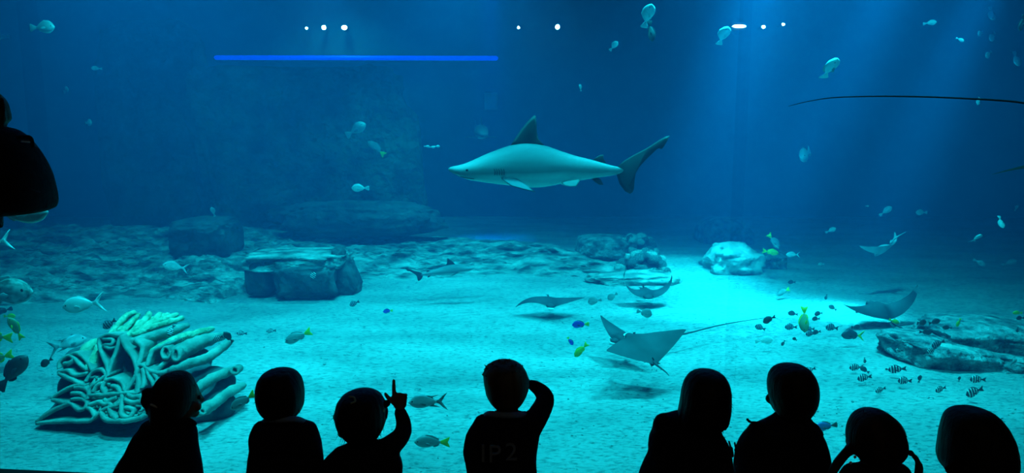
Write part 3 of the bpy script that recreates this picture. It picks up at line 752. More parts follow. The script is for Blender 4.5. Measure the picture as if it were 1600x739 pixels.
# kind: height, thickness, tail, dorsal style, body material, fin material, tail material, real length
KINDS = {
    'pompano': (.37, .13, 'fork', 'sickle', 'f_silver', 'fin_grey', 'fin_grey', .46),
    'silver_fish': (.40, .13, 'fork', 'low', 'f_pale', 'fin_pale', 'fin_pale', .36),
    'pale_fish': (.46, .16, 'fan', 'low', 'f_pale', 'fin_pale', 'fin_pale', .30),
    'snapper': (.34, .15, 'notch', 'long', 'f_grey', 'fin_grey', 'fin_yellow', .34),
    'striped_fish': (.52, .15, 'notch', 'long', 'f_bars', 'fin_dark', 'fin_dark', .17),
    'dim_striped_fish': (.54, .16, 'notch', 'long', 'f_bars_dim', 'fin_dark', 'fin_dark', .16),
    'damselfish': (.52, .17, 'notch', 'long', 'f_dark', 'fin_dark', 'fin_dark', .13),
    'tang': (.46, .13, 'fan', 'long', 'f_blue', 'fin_dark', 'fin_yellow', .2),
    'blue_fish': (.44, .14, 'fan', 'long', 'f_skyblue', 'fin_grey', 'fin_grey', .24),
    'yellow_fish': (.36, .14, 'notch', 'long', 'f_yellow', 'fin_yellow', 'fin_yellow', .22),
    'lime_fish': (.42, .14, 'fan', 'low', 'f_lime', 'fin_yellow', 'fin_yellow', .16),
    'olive_fish': (.38, .15, 'notch', 'long', 'f_olive', 'fin_yellow', 'fin_yellow', .24),
    'disc_fish': (.62, .13, 'fan', 'long', 'f_grey', 'fin_grey', 'fin_grey', .22),
    'grouper': (.36, .19, 'fan', 'long', 'f_dark', 'fin_dark', 'fin_dark', .5),
    'blotchy_fish': (.34, .17, 'fan', 'long', 'f_blotch', 'fin_grey', 'fin_pale', .7),
    'mottled_grouper': (.36, .2, 'fan', 'long', 'f_pale', 'fin_grey', 'fin_pale', .7),
    'surgeonfish': (.42, .15, 'fork', 'long', 'f_dark', 'fin_dark', 'fin_yellow', .3),
}
_fish = {}
def fish_meshes(kind):
    if kind in _fish: return _fish[kind]
    H, W, tail, dst, bm_, fm, tm, ln = KINDS[kind]; H *= .86
    xs = np.linspace(0, 1, 22); rings = []
    def half(t): return H/2*(max(0.0, math.sin(PI*min(1, t**.80)))**1.02)+.027*min(1, t*7)
    for t in xs:
        x = .5-.74*t; hz = max(half(t), .004); wy = max(W/2*(math.sin(PI*min(.985, t**.66)))**.9 if 0 < t < 1 else .006, .006)
        c = .02*math.sin(PI*t)
        rings.append([(x, wy*math.cos(2*PI*j/14), c+hz*math.sin(2*PI*j/14)) for j in range(14)])
    P = {}
    P['body'] = MB().loft(rings)
    tl = {'fork': [(-.21, .028), (-.29, .06), (-.40, .16), (-.53, .25), (-.50, .21), (-.40, .06), (-.36, 0), (-.40, -.06), (-.50, -.21), (-.53, -.25), (-.40, -.16), (-.30, -.06), (-.22, -.028)],
          'notch': [(-.22, .03), (-.34, .09), (-.5, .16), (-.48, .08), (-.44, 0), (-.48, -.08), (-.5, -.16), (-.34, -.09), (-.22, -.03)],
          'fan': [(-.22, .03), (-.32, .075), (-.46, .14), (-.5, .10), (-.505, 0), (-.5, -.10), (-.46, -.14), (-.32, -.075), (-.22, -.03)]}[tail]
    P['tail_fin'] = plate(tl, .006, .1)
    def back(x): return half((.5-x)/.74)+.02*math.sin(PI*(.5-x)/.74)-.012
    def under(x): return -half((.5-x)/.74)+.02*math.sin(PI*(.5-x)/.74)+.012
    if dst == 'sickle':
        d = [(.06, back(.06)), (-.02, back(-.02)+.04), (-.12, back(-.12)+.07), (-.32, back(-.05)+.07), (-.14, back(-.12)+.03), (-.18, back(-.18))]
        a = [(-.02, under(-.02)), (-.10, under(-.1)-.05), (-.34, under(-.06)-.06), (-.16, under(-.14)-.02), (-.19, under(-.19))]
    elif dst == 'low':
        d = [(.16, back(.16)), (.08, back(.08)+.04), (-.06, back(-.06)+.035), (-.18, back(-.18)+.02), (-.2, back(-.2))]
        a = [(-.02, under(-.02)), (-.08, under(-.08)-.04), (-.17, under(-.17)-.02), (-.2, under(-.2))]
    else:
        d = [(.22, back(.22)), (.16, back(.16)+.045), (.02, back(.02)+.06), (-.1, back(-.1)+.07), (-.2, back(-.2)+.06), (-.19, back(-.19))]
        a = [(.0, under(0)), (-.06, under(-.06)-.06), (-.16, under(-.16)-.07), (-.21, under(-.2)-.03), (-.19, under(-.19))]
    P['dorsal_fin'] = plate(d, .005, .15); P['anal_fin'] = plate(a, .005, .15)
    pec = [(.2, -.02), (.13, .02), (.02, -.02), (.04, -.07), (.14, -.06)]
    for k, sg in (('pectoral_fin', -1), ('pectoral_fin_', 1)):
        P[k] = plate(pec, .004, .2, lambda v, sg=sg: Vector((v.x, sg*(W*.46+(.2-v.x)*.28)+v.y, v.z)))
    for k, sg in (('eye', -1), ('eye_', 1)):
        P[k] = MB().ell((.39, sg*W*.34, .035), (.024, .012, .024), seg=8, ring=6)
    mats = {'body': bm_, 'tail_fin': tm, 'eye': 'eye', 'eye_': 'eye'}
    out = []
    for k, mb in P.items():
        me = recalc(mb.mesh(kind+'_'+k.strip('_'))); me.materials.append(M[mats.get(k, fm)]); out.append((k.strip('_'), me))
    _fish[kind] = out
    return out
FISH_ROOTS = []
def fish(kind, px, py, len_px, ang, label, group=None, out=0.0, Y=None, name=None, roll=0.0):
    ln = KINDS[kind][7]; a = math.radians(ang)
    if Y is None:
        Y = FOC*ln/len_px*1.0
        if py > 400:
            lim = on_sand(px, py+len_px*.28+3).y-.12
            Y = min(Y, lim)
        Y = max(3.7, min(Y, 14.5))
    length = len_px*scale_at(px, py, Y)/max(.35, math.cos(math.radians(out)))
    fw = Vector((math.cos(a), 0, math.sin(a)))
    up = Vector((-math.sin(a), 0, math.cos(a))) if math.cos(a) >= -1e-6 else Vector((math.sin(a), 0, -math.cos(a)))
    o_ = math.radians(out); fw = fw*math.cos(o_)+Vector((0, -1, 0))*math.sin(o_)
    up = up+Vector((0, roll, 0))
    t = thing(name or kind, label, 'fish', at(px, py, Y), group)
    t.rotation_euler = basis(fw, up).to_euler(); t.scale = (length,)*3
    for nm, me in fish_meshes(kind):
        if len_px < 11 and nm in ('eye', 'pectoral_fin'): continue
        link(nm, me, None, t)
    return t
# near the coral and the dim ledge
fish('silver_fish', 28, 333, 96, 2, 'pale fish whose belly shows under the black backpack', Y=4.2)
fish('pale_fish', 66, 43, 44, 0, 'pale oval fish swimming high in open water, alone', out=10)
fish('pale_fish', 4, 57, 22, 180, 'pale fish partly cut off just below the lone oval fish')
G = 'faint pale fish high before the rock tower'
for x, y, l, a, lb in ((103, 141, 16, 20, 'faint tilted pale fish hanging before the rock tower'), (138, 192, 20, 0, 'largest faint pale fish of three before the rock tower'), (151, 107, 12, 180, 'smallest faint pale fish of three before the rock tower')): fish('pale_fish', x, y, l, a, lb, G, out=40, Y=13.5)
fish('silver_fish', -14, 380, 66, 190, 'silver fish of which only the forked tail shows over the ledge')
fish('silver_fish', 274, 417, 34, 164, 'small angular white fish below the block shaped boulder', out=25, Y=9.0)
fish('silver_fish', 130, 476, 66, 188, 'bright silver fork tailed fish swimming above the ridged coral')
fish('blotchy_fish', 4, 457, 116, 4, 'large blotchy pale fish partly cut off above yellow fish', out=15)
fish('lime_fish', 15, 494, 19, 0, 'bright lime green small fish')
fish('grouper', 4, 486, 26, 195, 'small dark fish just above the lime green one', out=20)
fish('olive_fish', 24, 513, 40, 118, 'olive yellow fish pointing steeply upward', Y=6.0)
fish('olive_fish', -8, 526, 56, 176, 'olive fish with forked yellow tail beneath the steep one', Y=5.4)
fish('olive_fish', -4, 560, 54, 196, 'yellow tailed fish partly cut off above the dark grouper', Y=5.4)
fish('grouper', 20, 582, 74, 47, 'dark thick bodied fish slanting up toward the ridged coral', Y=5.0)
fish('damselfish', 73, 566, 23, 215, 'small dark fish beside the lower lobes of ridged coral', Y=5.2)
fish('pompano', 106, 537, 34, 10, 'silver fish with long forked tail slipping behind the ridged coral', out=-52, Y=6.3)
fish('dim_striped_fish', 171, 506, 25, 214, 'dark blue barred fish at the top edge of ridged coral', Y=5.9)
fish('striped_fish', 268, 516, 16, 250, 'tiny white barred fish over the finger lobes', Y=5.8, out=30)
fish('striped_fish', 341, 528, 17, 200, 'white barred fish at the tip of the long finger lobe', Y=5.75)
fish('damselfish', 357, 527, 22, 130, 'spiky black fish at the tip of the long finger lobe', Y=5.7)
fish('striped_fish', 378, 521, 14, 170, 'pale barred fish just past the finger lobe tip', out=30)
fish('striped_fish', 424, 517, 14, 180, 'pale barred fish alone over open sand behind a yellow tailed fish', out=20)
fish('snapper', 380, 627, 48, 214, 'grey fish with yellow tail beside the seated boy near coral', Y=4.7)
fish('snapper', 466, 526, 46, 204, 'slim grey fish with yellow tail over open sand', Y=6.4)
fish('striped_fish', 491, 428, 18, 235, 'bright barred fish in front of the rock shelter', Y=9.0)
fish('dim_striped_fish', 554, 474, 17, 205, 'dark barred fish over sand in front of the rock shelter')
fish('tang', 606, 486, 14, 180, 'little dark fish with yellow tail hovering over sand', out=30)
fish('pale_fish', 563, 294, 28, 180, 'small bright pale fish before the dark cliff', Y=11)
fish('mottled_grouper', 556, 203, 40, 28, 'murky pale fish tilted upward before the dark cliff', out=30, Y=13.4)
fish('snapper', 588, 232, 34, 140, 'dim slim fish heading up before the dark cliff', Y=13.4)
for x, y in ((667, 229), (675, 230), (683, 229)): fish('pale_fish', x, y, 9, 0, 'tiny glinting pale fish in a close trio', 'trio of glinting fish by the cliff', Y=12)
fish('pale_fish', 333, 331, 16, 100, 'tiny pale fish standing upright above the block shaped boulder', out=20, Y=11.5)
fish('pompano', 668, 628, 60, 182, 'silver fish with sickle fins and forked tail by the pointing hand', Y=4.55)
fish('snapper', 675, 691, 56, 180, 'grey fish with yellow tail hugging the sand above its shadow', Y=4.85)
# middle
fish('tang', 907, 507, 27, 184, 'vivid blue fish over the sand before the flat winged ray', Y=7.2)
fish('tang', 891, 533, 14, 305, 'little dark blue fish under the vivid blue one', out=20, Y=6.9)
fish('yellow_fish', 908, 547, 30, 228, 'yellow green fish by the nose of the banking ray', Y=6.4)
fish('disc_fish', 929, 470, 22, 190, 'grey disc shaped fish beside the tip of the flat winged ray', Y=8.8)
fish('disc_fish', 957, 463, 18, 215, 'small grey disc shaped fish under the bowl winged ray', Y=9.0)
fish('disc_fish', 1007, 489, 25, 345, 'darker disc shaped fish above the banking ray', Y=7.8)
# high water
fish('pale_fish', 1012, 25, 32, 80, 'pale fish pointing straight up near the water top', out=45, Y=8)
fish('grouper', 1017, 49, 32, 280, 'dark fish pointing straight down under the upright pale one', Y=7.6)
fish('pale_fish', 959, 72, 16, 50, 'small pale fish left of the upright pair', out=40, Y=10)
fish('pale_fish', 907, 137, 11, 100, 'tiny pale fish high above the shark tail', Y=11)
fish('pale_fish', 1130, 56, 24, 80, 'pale narrow fish upright beside the bar shaped light', out=55, Y=9)
fish('mottled_grouper', 1297, 107, 26, 90, 'round bright fish seen head on above the whip tail', out=62, Y=7.5)
fish('mottled_grouper', 1259, 241, 34, 200, 'round dim fish seen head on below the whip tail', out=55, Y=12)
G = 'pale fish loosely schooling in the upper corner'
for x, y, l, a, ou in ((1549, 21, 22, 265, 30), (1532, 52, 16, 200, 40), (1551, 57, 20, 230, 30), (1545, 85, 18, 215, 30), (1588, 92, 24, 270, 30), (1529, 158, 14, 240, 30), (1453, 36, 18, 5, 20), (1500, 62, 12, 330, 20)):
    fish('pale_fish', x, y, l, a, 'pale blurred fish loosely schooling above the whip tail end', G, out=ou, Y=9.5)
fish('grouper', 1597, 36, 26, 260, 'dark fish partly cut off beside the upper pale school', Y=6.5)
G = 'small pale fish in dim water above the far sand'
for x, y, l, a, ou in ((1440, 332, 20, 180, 10), (1384, 330, 22, 40, 10), (1298, 360, 16, 30, 20), (1283, 413, 12, 180, 20), (1355, 322, 6, 0, 0), (1530, 410, 16, 330, 30), (1577, 411, 18, 30, 30), (1595, 452, 20, 170, 20), (1588, 325, 10, 80, 20)):
    fish('pale_fish', x, y, l, a, 'small pale fish drifting in dim water around the pale ray', G, out=ou, Y=11.5)
fish('pale_fish', 1564, 347, 18, 265, 'pale curved fish standing upright in dim water', out=40, Y=9)
fish('silver_fish', 1526, 372, 15, 92, 'thin pale fish upright in dim water', out=55, Y=9)
fish('snapper', 1209, 377, 30, 308, 'slim pale fish diving toward the white boulder', Y=11)
fish('yellow_fish', 1204, 394, 26, 350, 'greenish fish above the small leaning boulder', Y=10.8)
fish('silver_fish', 1239, 398, 22, 180, 'pale oval fish beside the greenish one', Y=10.8)
# over the bright sand
DARK = {'sand': ('small dark fish scattered low over the bright sand before the rays', 'small dark fish over the bright sand'),
        'rock': ('small dark fish hovering close above the split rock', 'small dark fish above the split rock'),
        'pair': ('small dark fish of an overlapping pair behind the yellow brown fish', 'overlapping pair of dark fish'),
        'bars': ('small dark fish mixing with the white barred fish below the split rock', 'dark fish among the barred fish'),
        'tail': ('small dark fish at the tip of the long trailing ray tail', None), 'edge': ('small dark fish beyond the far end of the split rock', 'dark fish past the split rock')}
for x, y, l, a, k in ((1237, 441, 13, 180, 'sand'), (1291, 464, 9, 260, 'sand'), (1239, 490, 16, 172, 'sand'), (1279, 490, 15, 185, 'pair'), (1275, 498, 14, 180, 'pair'), (1301, 481, 14, 150, 'sand'), (1202, 499, 22, 205, 'tail'), (1224, 536, 10, 240, 'sand'),
                      (1242, 530, 10, 150, 'sand'), (1276, 519, 15, 190, 'sand'), (1337, 511, 15, 0, 'sand'), (1375, 544, 15, 155, 'sand'), (1440, 504, 18, 0, 'rock'), (1460, 503, 19, 15, 'rock'), (1446, 519, 18, 0, 'rock'), (1480, 512, 14, 180, 'rock'),
                      (1437, 592, 13, 80, 'bars'), (1351, 578, 15, 150, 'bars'), (1499, 592, 9, 90, 'bars'), (1351, 563, 9, 270, 'bars'), (1594, 497, 14, 180, 'edge'), (1340, 487, 9, 180, 'sand'), (1386, 577, 6, 180, 'bars'), (1590, 515, 9, 260, 'edge')):
    fish('damselfish', x, y, l, a, DARK[k][0], DARK[k][1], out=rnd.uniform(-20, 25), Y=6.75 if x > 1390 and 495 < y < 560 else None)
G = 'dim barred fish over the bright sand'
for x, y, l, a in ((1188, 512, 18, 160), (1236, 511, 20, 180), (1265, 514, 16, 180), (1300, 512, 22, 172), (1267, 521, 18, 185)):
    fish('dim_striped_fish', x, y, l, a, 'dim barred fish just above the bright sand before the rays', G, out=rnd.uniform(-15, 15))
G = 'white barred fish by the split rock'
for x, y, l, a in ((1338, 574, 22, 185), (1351, 590, 24, 190), (1402, 577, 26, 190), (1414, 595, 24, 178), (1376, 609, 18, 200), (1470, 608, 20, 195), (1523, 612, 31, 198), (1528, 593, 24, 182)):
    fish('striped_fish', x, y, l, a, {31: 'largest white barred fish, tilted nose down below the split rock', 18: 'smallest white barred fish below the split rock'}.get(l, 'white and black barred fish feeding over sand below the split rock'), G, out=rnd.uniform(-15, 15))
fish('striped_fish', 1405, 548, 14, 185, 'faint barred fish before the sunlit end of the split rock', Y=6.6)
fish('striped_fish', 1456, 547, 17, 215, 'pale barred fish before the lip of the split rock', Y=6.6)
fish('dim_striped_fish', 1466, 537, 22, 205, 'bluish barred fish before the face of the split rock', Y=6.7)
fish('striped_fish', 1266, 578, 18, 200, 'white barred fish beside the head of the child in a wide collar')
fish('olive_fish', 1257, 499, 40, 268, 'yellow brown fish standing on its head with forked tail up', out=15)
fish('pale_fish', 1194, 532, 28, 5, 'bright white fish lying low over the sand')
fish('snapper', 1224, 456, 24, 200, 'pale grey fish low over the far bright sand', out=20)
fish('surgeonfish', 1332, 524, 36, 178, 'dark blue grey fish with yellow tail low over the sand')
fish('yellow_fish', 1498, 504, 15, 250, 'yellow fish upright above the split rock', Y=7.0)
fish('yellow_fish', 1397, 502, 18, 340, 'yellow fish tucked under the straight winged ray', Y=7.9)
fish('yellow_fish', 1590, 489, 16, 180, 'yellow fish above the far end of the split rock', Y=7.0)
fish('blue_fish', 1291, 666, 35, 190, 'sky blue fish close to the glass between two seated children', Y=4.6)

# ------------------------------------------------------------------ people
def sil_loft(rows, Y, depth, dy=0.0, extra=None, dmax=.2, n=24):
    """A closed form whose outline follows rows of (py, x0, x1); depth: how deep it is for its half width."""
    rings = []
    for py, x0, x1 in rows:
        c = at((x0+x1)/2, py, Y+dy); hw = (x1-x0)/2*scale_at((x0+x1)/2, py, Y+dy); hd = min(hw*depth, dmax)
        rings.append([c+Vector((hw*math.cos(2*PI*j/n), hd*math.sin(2*PI*j/n), 0)) for j in range(n)])
    return MB().loft(rings)
def add_mb(a, b): a.add(b.v, b.f); return a
def hand_prims(mb, wrist, dirv, palm_n, size=.105, curls=(.9, 1.0, 1.0, 1.0), thumb=.6, side=1):
    """Palm, four unequal bending fingers and a thumb from the side of the palm. curls: 0 straight, 1 closed (index first)."""
    d = Vector(dirv).normalized(); nrm = Vector(palm_n); nrm = (nrm-d*nrm.dot(d)).normalized(); sd = d.cross(nrm)*side
    w = Vector(wrist); pl = size*.50; r = size*.072
    R = Matrix((sd, nrm, d)).transposed()
    mb.ell(w+d*pl*.55, (size*.25, size*.105, pl*.62), R, 14, 10)
    for k in range(4):
        off = sd*(size*(.18-.12*k)); p = w+d*pl*.95+off; L = size*(.50, .54, .50, .40)[k]; c = curls[k]; ang = 0.0; pts = [p-d*size*.12]
        pts.append(p.copy())
        for seg in (.45, .32, .23):
            ang += c*1.45; p = p+(d*math.cos(ang)+nrm*math.sin(ang))*L*seg; pts.append(p.copy())
        mb.tube(pts, [r*1.05, r*1.05, r, r*.92, r*.8], 10)
    tb = w+d*pl*(.3 if thumb < 1 else .5)+sd*size*.2; td = (d*.62+sd*.75*thumb+nrm*.35*(1-thumb)).normalized()
    t1 = tb+td*size*.2; t2 = t1+(td*.8+d*.4).normalized()*size*.2
    mb.tube([tb-td*size*.05, tb, t1, t2], [r*1.25, r*1.2, r*1.05, r*.85], 10)
def head_prims(mb, c, w, h, yaw):
    """Skull, jaw, nose, brows, chin and ears; yaw 0 looks into the tank."""
    R = Matrix.Rotation(yaw, 3, 'Z')
    def T(x, y, z): return c+R @ Vector((x*w, y*w, z*h))
    mb.ell(T(0, -.03, .08), (w*.46, w*.55, h*.40), R, 20, 14)
    mb.ell(T(0, .12, -.16), (w*.38, w*.40, h*.30), R, 18, 12)
    mb.ell(T(0, .34, -.36), (w*.17, w*.15, h*.10), R)
    mb.ell(T(0, .545, -.10), (w*.07, w*.10, h*.075), R, 10, 8); mb.tube([T(0, .50, .06), T(0, .55, -.08)], [w*.05, w*.06], 8)
    for s in (-1, 1):
        mb.ell(T(s*.47, -.0, -.06), (w*.06, w*.13, h*.12), R, 12, 8)
        mb.ell(T(s*.22, .42, -.18), (w*.14, w*.11, h*.10), R, 12, 8)
    return T, R
def tuft(mb, p, d, L, r, k=4):
    d = Vector(d).normalized(); mb.tube([Vector(p), Vector(p)+d*L*.5, Vector(p)+d*L+Vector((0, 0, -.15*L))], [r, r*.7, r*.15], 6, round_ends=False)

def child(label, Y, cx, hair_rows, shirt_rows, head, yaw, hair_mat, shirt_mat, skin='skin', arms=('lap', 'lap'), hair_fn=None, extra_fn=None, hair_depth=1.12, voxel=.0075, hair_dy=-.012, tufts=0, sleeve_r=.036, seed=0, tuft_r=.0011, tuft_l=.013, tuft_rows=99):
    base = at(cx, 700, Y); base = Vector((base.x, Y, 0)); rr = random.Random(seed)
    t = thing('person', label, 'person', base)
    W = lambda px, py, dy=0.0: at(px, py, Y+dy)
    S = scale_at(cx, 650, Y)
    hx, hy, hw, hh = head
    hc = W(hx, hy, .012); body = MB(); T, R = head_prims(body, hc, hw*S, hh*S, yaw)
    # rows of the shirt, continued to the hips below the picture
    rows = list(shirt_rows); ring_last = rows[-1]
    shirt = sil_loft(rows, Y, .62, dmax=.098)
    zb = W((ring_last[1]+ring_last[2])/2, ring_last[0]); hwid = (ring_last[2]-ring_last[1])/2*S
    xm = zb.x
    if zb.z > .16: shirt.tube([zb, Vector((xm, Y, .13))], [min(hwid, .10)*.95, .105], 20, round_ends=False)
    top = rows[0]; tp = W((top[1]+top[2])/2, top[0])
    neck_b = tp+Vector((0, 0, -.02))
    body.tube([hc+Vector((0, 0, -.1*hh*S)), neck_b+Vector((0, 0, -.03))], [hw*S*.27, hw*S*.30], 14)
    body.tube([neck_b+Vector((0, 0, -.07)), Vector((xm, Y, .28)), Vector((xm, Y, .12))], [.055, .07, .08], 16)
    # arms
    sh_row = rows[2] if len(rows) > 2 else rows[-1]
    for k, sg in ((0, -1), (1, 1)):
        spx = sh_row[1] if sg < 0 else sh_row[2]
        spt = W(spx-sg*12, sh_row[0]+6, 0.0); spec = arms[k]
        if spec == 'lap':
            low = min(spt.z-.12, .36); el = Vector((spt.x+sg*.018-sg*.02, Y+.02, max(low, .22))); wr = Vector((xm+sg*.06, Y+.15, .20)); pts = [spt, el, wr]; hand = ((-sg*.35, .8, -.25), (0, -.1, -1), (.45, .5, .55, .6), .6, sg)
            rad = [sleeve_r*1.05, sleeve_r*.9, sleeve_r*.72]
        else:
            pts = [W(*p) for p in spec['pts']]; rad = [r*S for r in spec['rad']]; hand = spec['hand']; wr = pts[-1]
        shirt.tube(catmull(pts, 5), [interp(i, np.linspace(0, 5*(len(pts)-1), len(pts)), rad) for i in range(5*(len(pts)-1)+1)], 16, round_ends=True)
        body.tube(pts, [r*.72 for r in rad], 12)
        d = hand[0]; wp = pts[-1]+Vector(d).normalized()*(.012 if spec == 'lap' else .006)
        body.tube([pts[-1], wp+Vector(d).normalized()*.02], [rad[-1]*.7, rad[-1]*.62], 10)
        hand_prims(body, wp, d, hand[1], hand[5] if len(hand) > 5 else .115, hand[2], hand[3], hand[4])
    # kneeling legs
    tro = MB(); tro.ell((xm, Y-.01, .14), (.115, .105, .085))
    for sg in (-1, 1):
        hip = Vector((xm+sg*.06, Y, .15)); kn = Vector((xm+sg*.085, Y+.19, .068)); an = Vector((xm+sg*.075, Y-.04, .045)); toe = Vector((xm+sg*.07, Y-.15, .028))
        body.tube([hip, kn], [.05, .042], 12); body.tube([kn, an, toe], [.04, .03, .022], 12)
        tro.tube([hip, kn], [.066, .055], 14); tro.tube([kn, an], [.054, .042], 14)
        sm = MB(); sm.ell((an.x, an.y-.06, .042), (.036, .085, .038)); sm.ell((an.x, an.y-.12, .035), (.034, .035, .032))
        build(local(sm, base), 'shoe', M['shoe'], t)
    link('body', fuse(local(body, base), 'body', voxel*.62, 3), M[skin], t)
    link('trousers', fuse(local(tro, base), 'trousers', .014, 4), M['trouser'], t)
    sm = fuse(local(shirt, base), 'shirt', voxel*1.15, 6); link('shirt', sm, M[shirt_mat], t)
    for sg in (-1, 1):
        build(local(MB().ell(T(sg*.19, .47, .0), hw*S*.062, seg=10, ring=8), base), 'eye', M['eye'], t)
    build(local(MB().ell(T(0, .485, -.255), (hw*S*.12, hw*S*.05, hh*S*.022), R, 12, 8), base), 'mouth', M['lips'], t)
    # hair
    hm = sil_loft(hair_rows, Y, hair_depth, hair_dy, dmax=(hw*S)*.66)
    if hair_fn: hair_fn(hm, W, S)
    hme = fuse(local(hm, base), 'hair', voxel*.8, 7)
    h = link('hair', hme, M[hair_mat], t)
    if tufts:
        st = MB()
        for i in range(tufts):
            row = rr.choice(hair_rows[:-1][:tuft_rows]); a = rr.uniform(-PI, 0.2); c = W((row[1]+row[2])/2, row[0], hair_dy); hwd = (row[2]-row[1])/2*S
            p = c+Vector((hwd*math.cos(a), min(hwd*hair_depth, hw*S*.56)*math.sin(a), 0))*.96
            out = (p-hc).normalized(); d = (out*.5+Vector((rr.uniform(-.5, .5), rr.uniform(-.4, .1), rr.uniform(-.9, .2)))).normalized()
            tuft(st, p, d if tuft_rows == 99 else (out+Vector((rr.uniform(-.7, .3), rr.uniform(-.3, .3), rr.uniform(-.2, .4)))), rr.uniform(.6, 1.4)*tuft_l, tuft_r)
        build(local(st, base), 'loose_strands', M[hair_mat], h)['kind'] = 'stuff'
    if extra_fn: extra_fn(t, base, W, S, hc)
    return t
def bent_bar(pts, rad, n=8): return MB().tube(catmull(pts, 5), rad, n)

# 1 girl turned toward the coral lobes, tied hair with a pale clip
def h1(mb, W, S):
    mb.ell(W(231, 614, -.03), (8*S, 9*S, 9*S)); mb.ell(W(229, 627, -.035), (9*S, 8*S, 12*S)); mb.ell(W(238, 640, -.03), (8*S, 9*S, 14*S))
    for k in range(7): tuft(mb, W(226+k, 612+5*k, -.03), (-.8, -.1, .5-.25*k), .03, .004)
def e1(t, b, W, S, hc):
    build(local(bent_bar([W(236, 632, -.085), W(243, 635, -.088), W(251, 638, -.085)], 1.8*S), b), 'hair_clip', M['clip_white'], t)
    build(local(bent_bar([W(283, 657, -.02), W(296, 657, -.03), W(304, 662, -.01)], [4*S]*11), b), 'collar', M['navy_dark'], t)
child('child with tied back hair and pale clip, turned sideways before the ridged coral', 2.42, 262,
      [(582, 264, 286), (586, 254, 294), (592, 247, 299), (602, 241, 303), (614, 238, 304), (626, 236, 303), (640, 236, 297), (652, 236, 286), (664, 236, 272)],
      [(650, 246, 288), (658, 234, 298), (666, 222, 303), (678, 210, 305), (692, 202, 308), (706, 196, 311), (722, 185, 314), (739, 176, 316), (790, 166, 324)],
      (281, 622, 56, 76), -1.05, 'hair_brown', 'navy_dark', hair_fn=h1, extra_fn=e1, tufts=40, seed=1)
# 2 boy with short hair, pale collar
def e2(t, b, W, S, hc):
    build(local(bent_bar([W(413, 659, .03), W(419, 656, -.05), W(440, 656, -.075), W(464, 655, -.05), W(477, 660, .03)], 4.5*S), b), 'collar', M['grey_blue'], t)
    for k, (y0, y1) in enumerate(((704, 707), (722, 729))):
        build(local(bent_bar([W(405, y1, -.082), W(440, y0, -.104), W(480, y1-1, -.084)], 1.6*S), b), 'shirt_fold', M['navy'], t)
child('boy with neat dark short hair and pale collar beside the pointing child', 2.33, 445,
      [(577, 428, 448), (580, 417, 458), (585, 409, 465), (594, 403, 471), (606, 400, 474), (620, 400, 475), (634, 403, 474), (644, 409, 469), (652, 419, 461)],
      [(654, 420, 466), (660, 410, 482), (667, 398, 492), (676, 390, 498), (688, 388, 502), (702, 390, 504), (716, 387, 506), (739, 385, 506), (800, 385, 505)],
      (438, 621, 66, 84), 0.0, 'hair_black', 'navy', extra_fn=e2, tufts=14, seed=2)
# 3 girl pointing at the fish
def h3(mb, W, S):
    r = random.Random(5)
    for k in range(46):
        a = r.uniform(0, 2*PI); e = r.uniform(-.6, 1.2); p = W(564, 652)+Vector((39*S*math.cos(a)*math.cos(e), 38*S*math.sin(a)*math.cos(e)*.9-.01, 39*S*math.sin(e)))
        if p.y > 2.3+.045: continue
        mb.ell(p, r.uniform(4, 7)*S, seg=8, ring=6)
    for k in range(6): mb.ell(W(548+6*k, 694+3*(k % 2), -.01), 7*S, seg=8, ring=6)
def e3(t, b, W, S, hc):
    bow = MB(); bow.ell(W(600, 632, -.01), (11*S, 9*S, 6*S), Matrix.Rotation(-.35, 3, 'Y')); bow.ell(W(601, 646, -.01), (5*S, 7*S, 8*S)); bow.ell(W(596, 637, -.012), (4*S, 5*S, 4*S))
    bow = build(local(bow, b), 'hair_bow', M['black_cloth'], t)
    build(local(MB().ell(W(599, 642, -.035), (2*S, 1.5*S, 2.5*S)), b), 'bead', M['clip_yellow'], bow)
    cl = [W(546, 620, -.07), W(553, 621, -.074), W(555, 627, -.082), W(549, 630, -.084)]
    build(local(bent_bar(cl, 1.5*S), b), 'hair_clip', M['clip_yellow'], t)
child('curly haired child raising an arm and pointing one finger at the fish', 2.3, 575,
      [(610, 556, 576), (613, 545, 587), (619, 534, 596), (630, 526, 602), (644, 523, 604), (658, 524, 603), (670, 528, 599), (682, 538, 592), (692, 548, 582)],
      [(688, 552, 590), (694, 540, 602), (700, 530, 612), (708, 526, 620), (718, 522, 628), (730, 517, 630), (739, 512, 629), (800, 514, 626)],
      (563, 655, 66, 78), -.25, 'hair_black', 'navy_dark', hair_fn=h3, extra_fn=e3, tufts=90, seed=3, voxel=.0065, tuft_r=.0009, tuft_l=.02,
      arms=({'pts': [(534, 708, 0), (516, 724, .03), (500, 742, .10)], 'rad': [13, 12, 10], 'hand': ((-.2, .9, -.2), (0, 0, -1), (.3, .3, .4, .4), .5, -1, .10)},
            {'pts': [(604, 702, 0.0), (626, 682, .05), (631, 664, .09), (625, 643, .10)], 'rad': [19, 15, 13, 10], 'hand': ((-.02, .08, 1), (0, 1, .05), (.02, 1.15, 1.2, 1.2), 1.0, 1, .104)}))
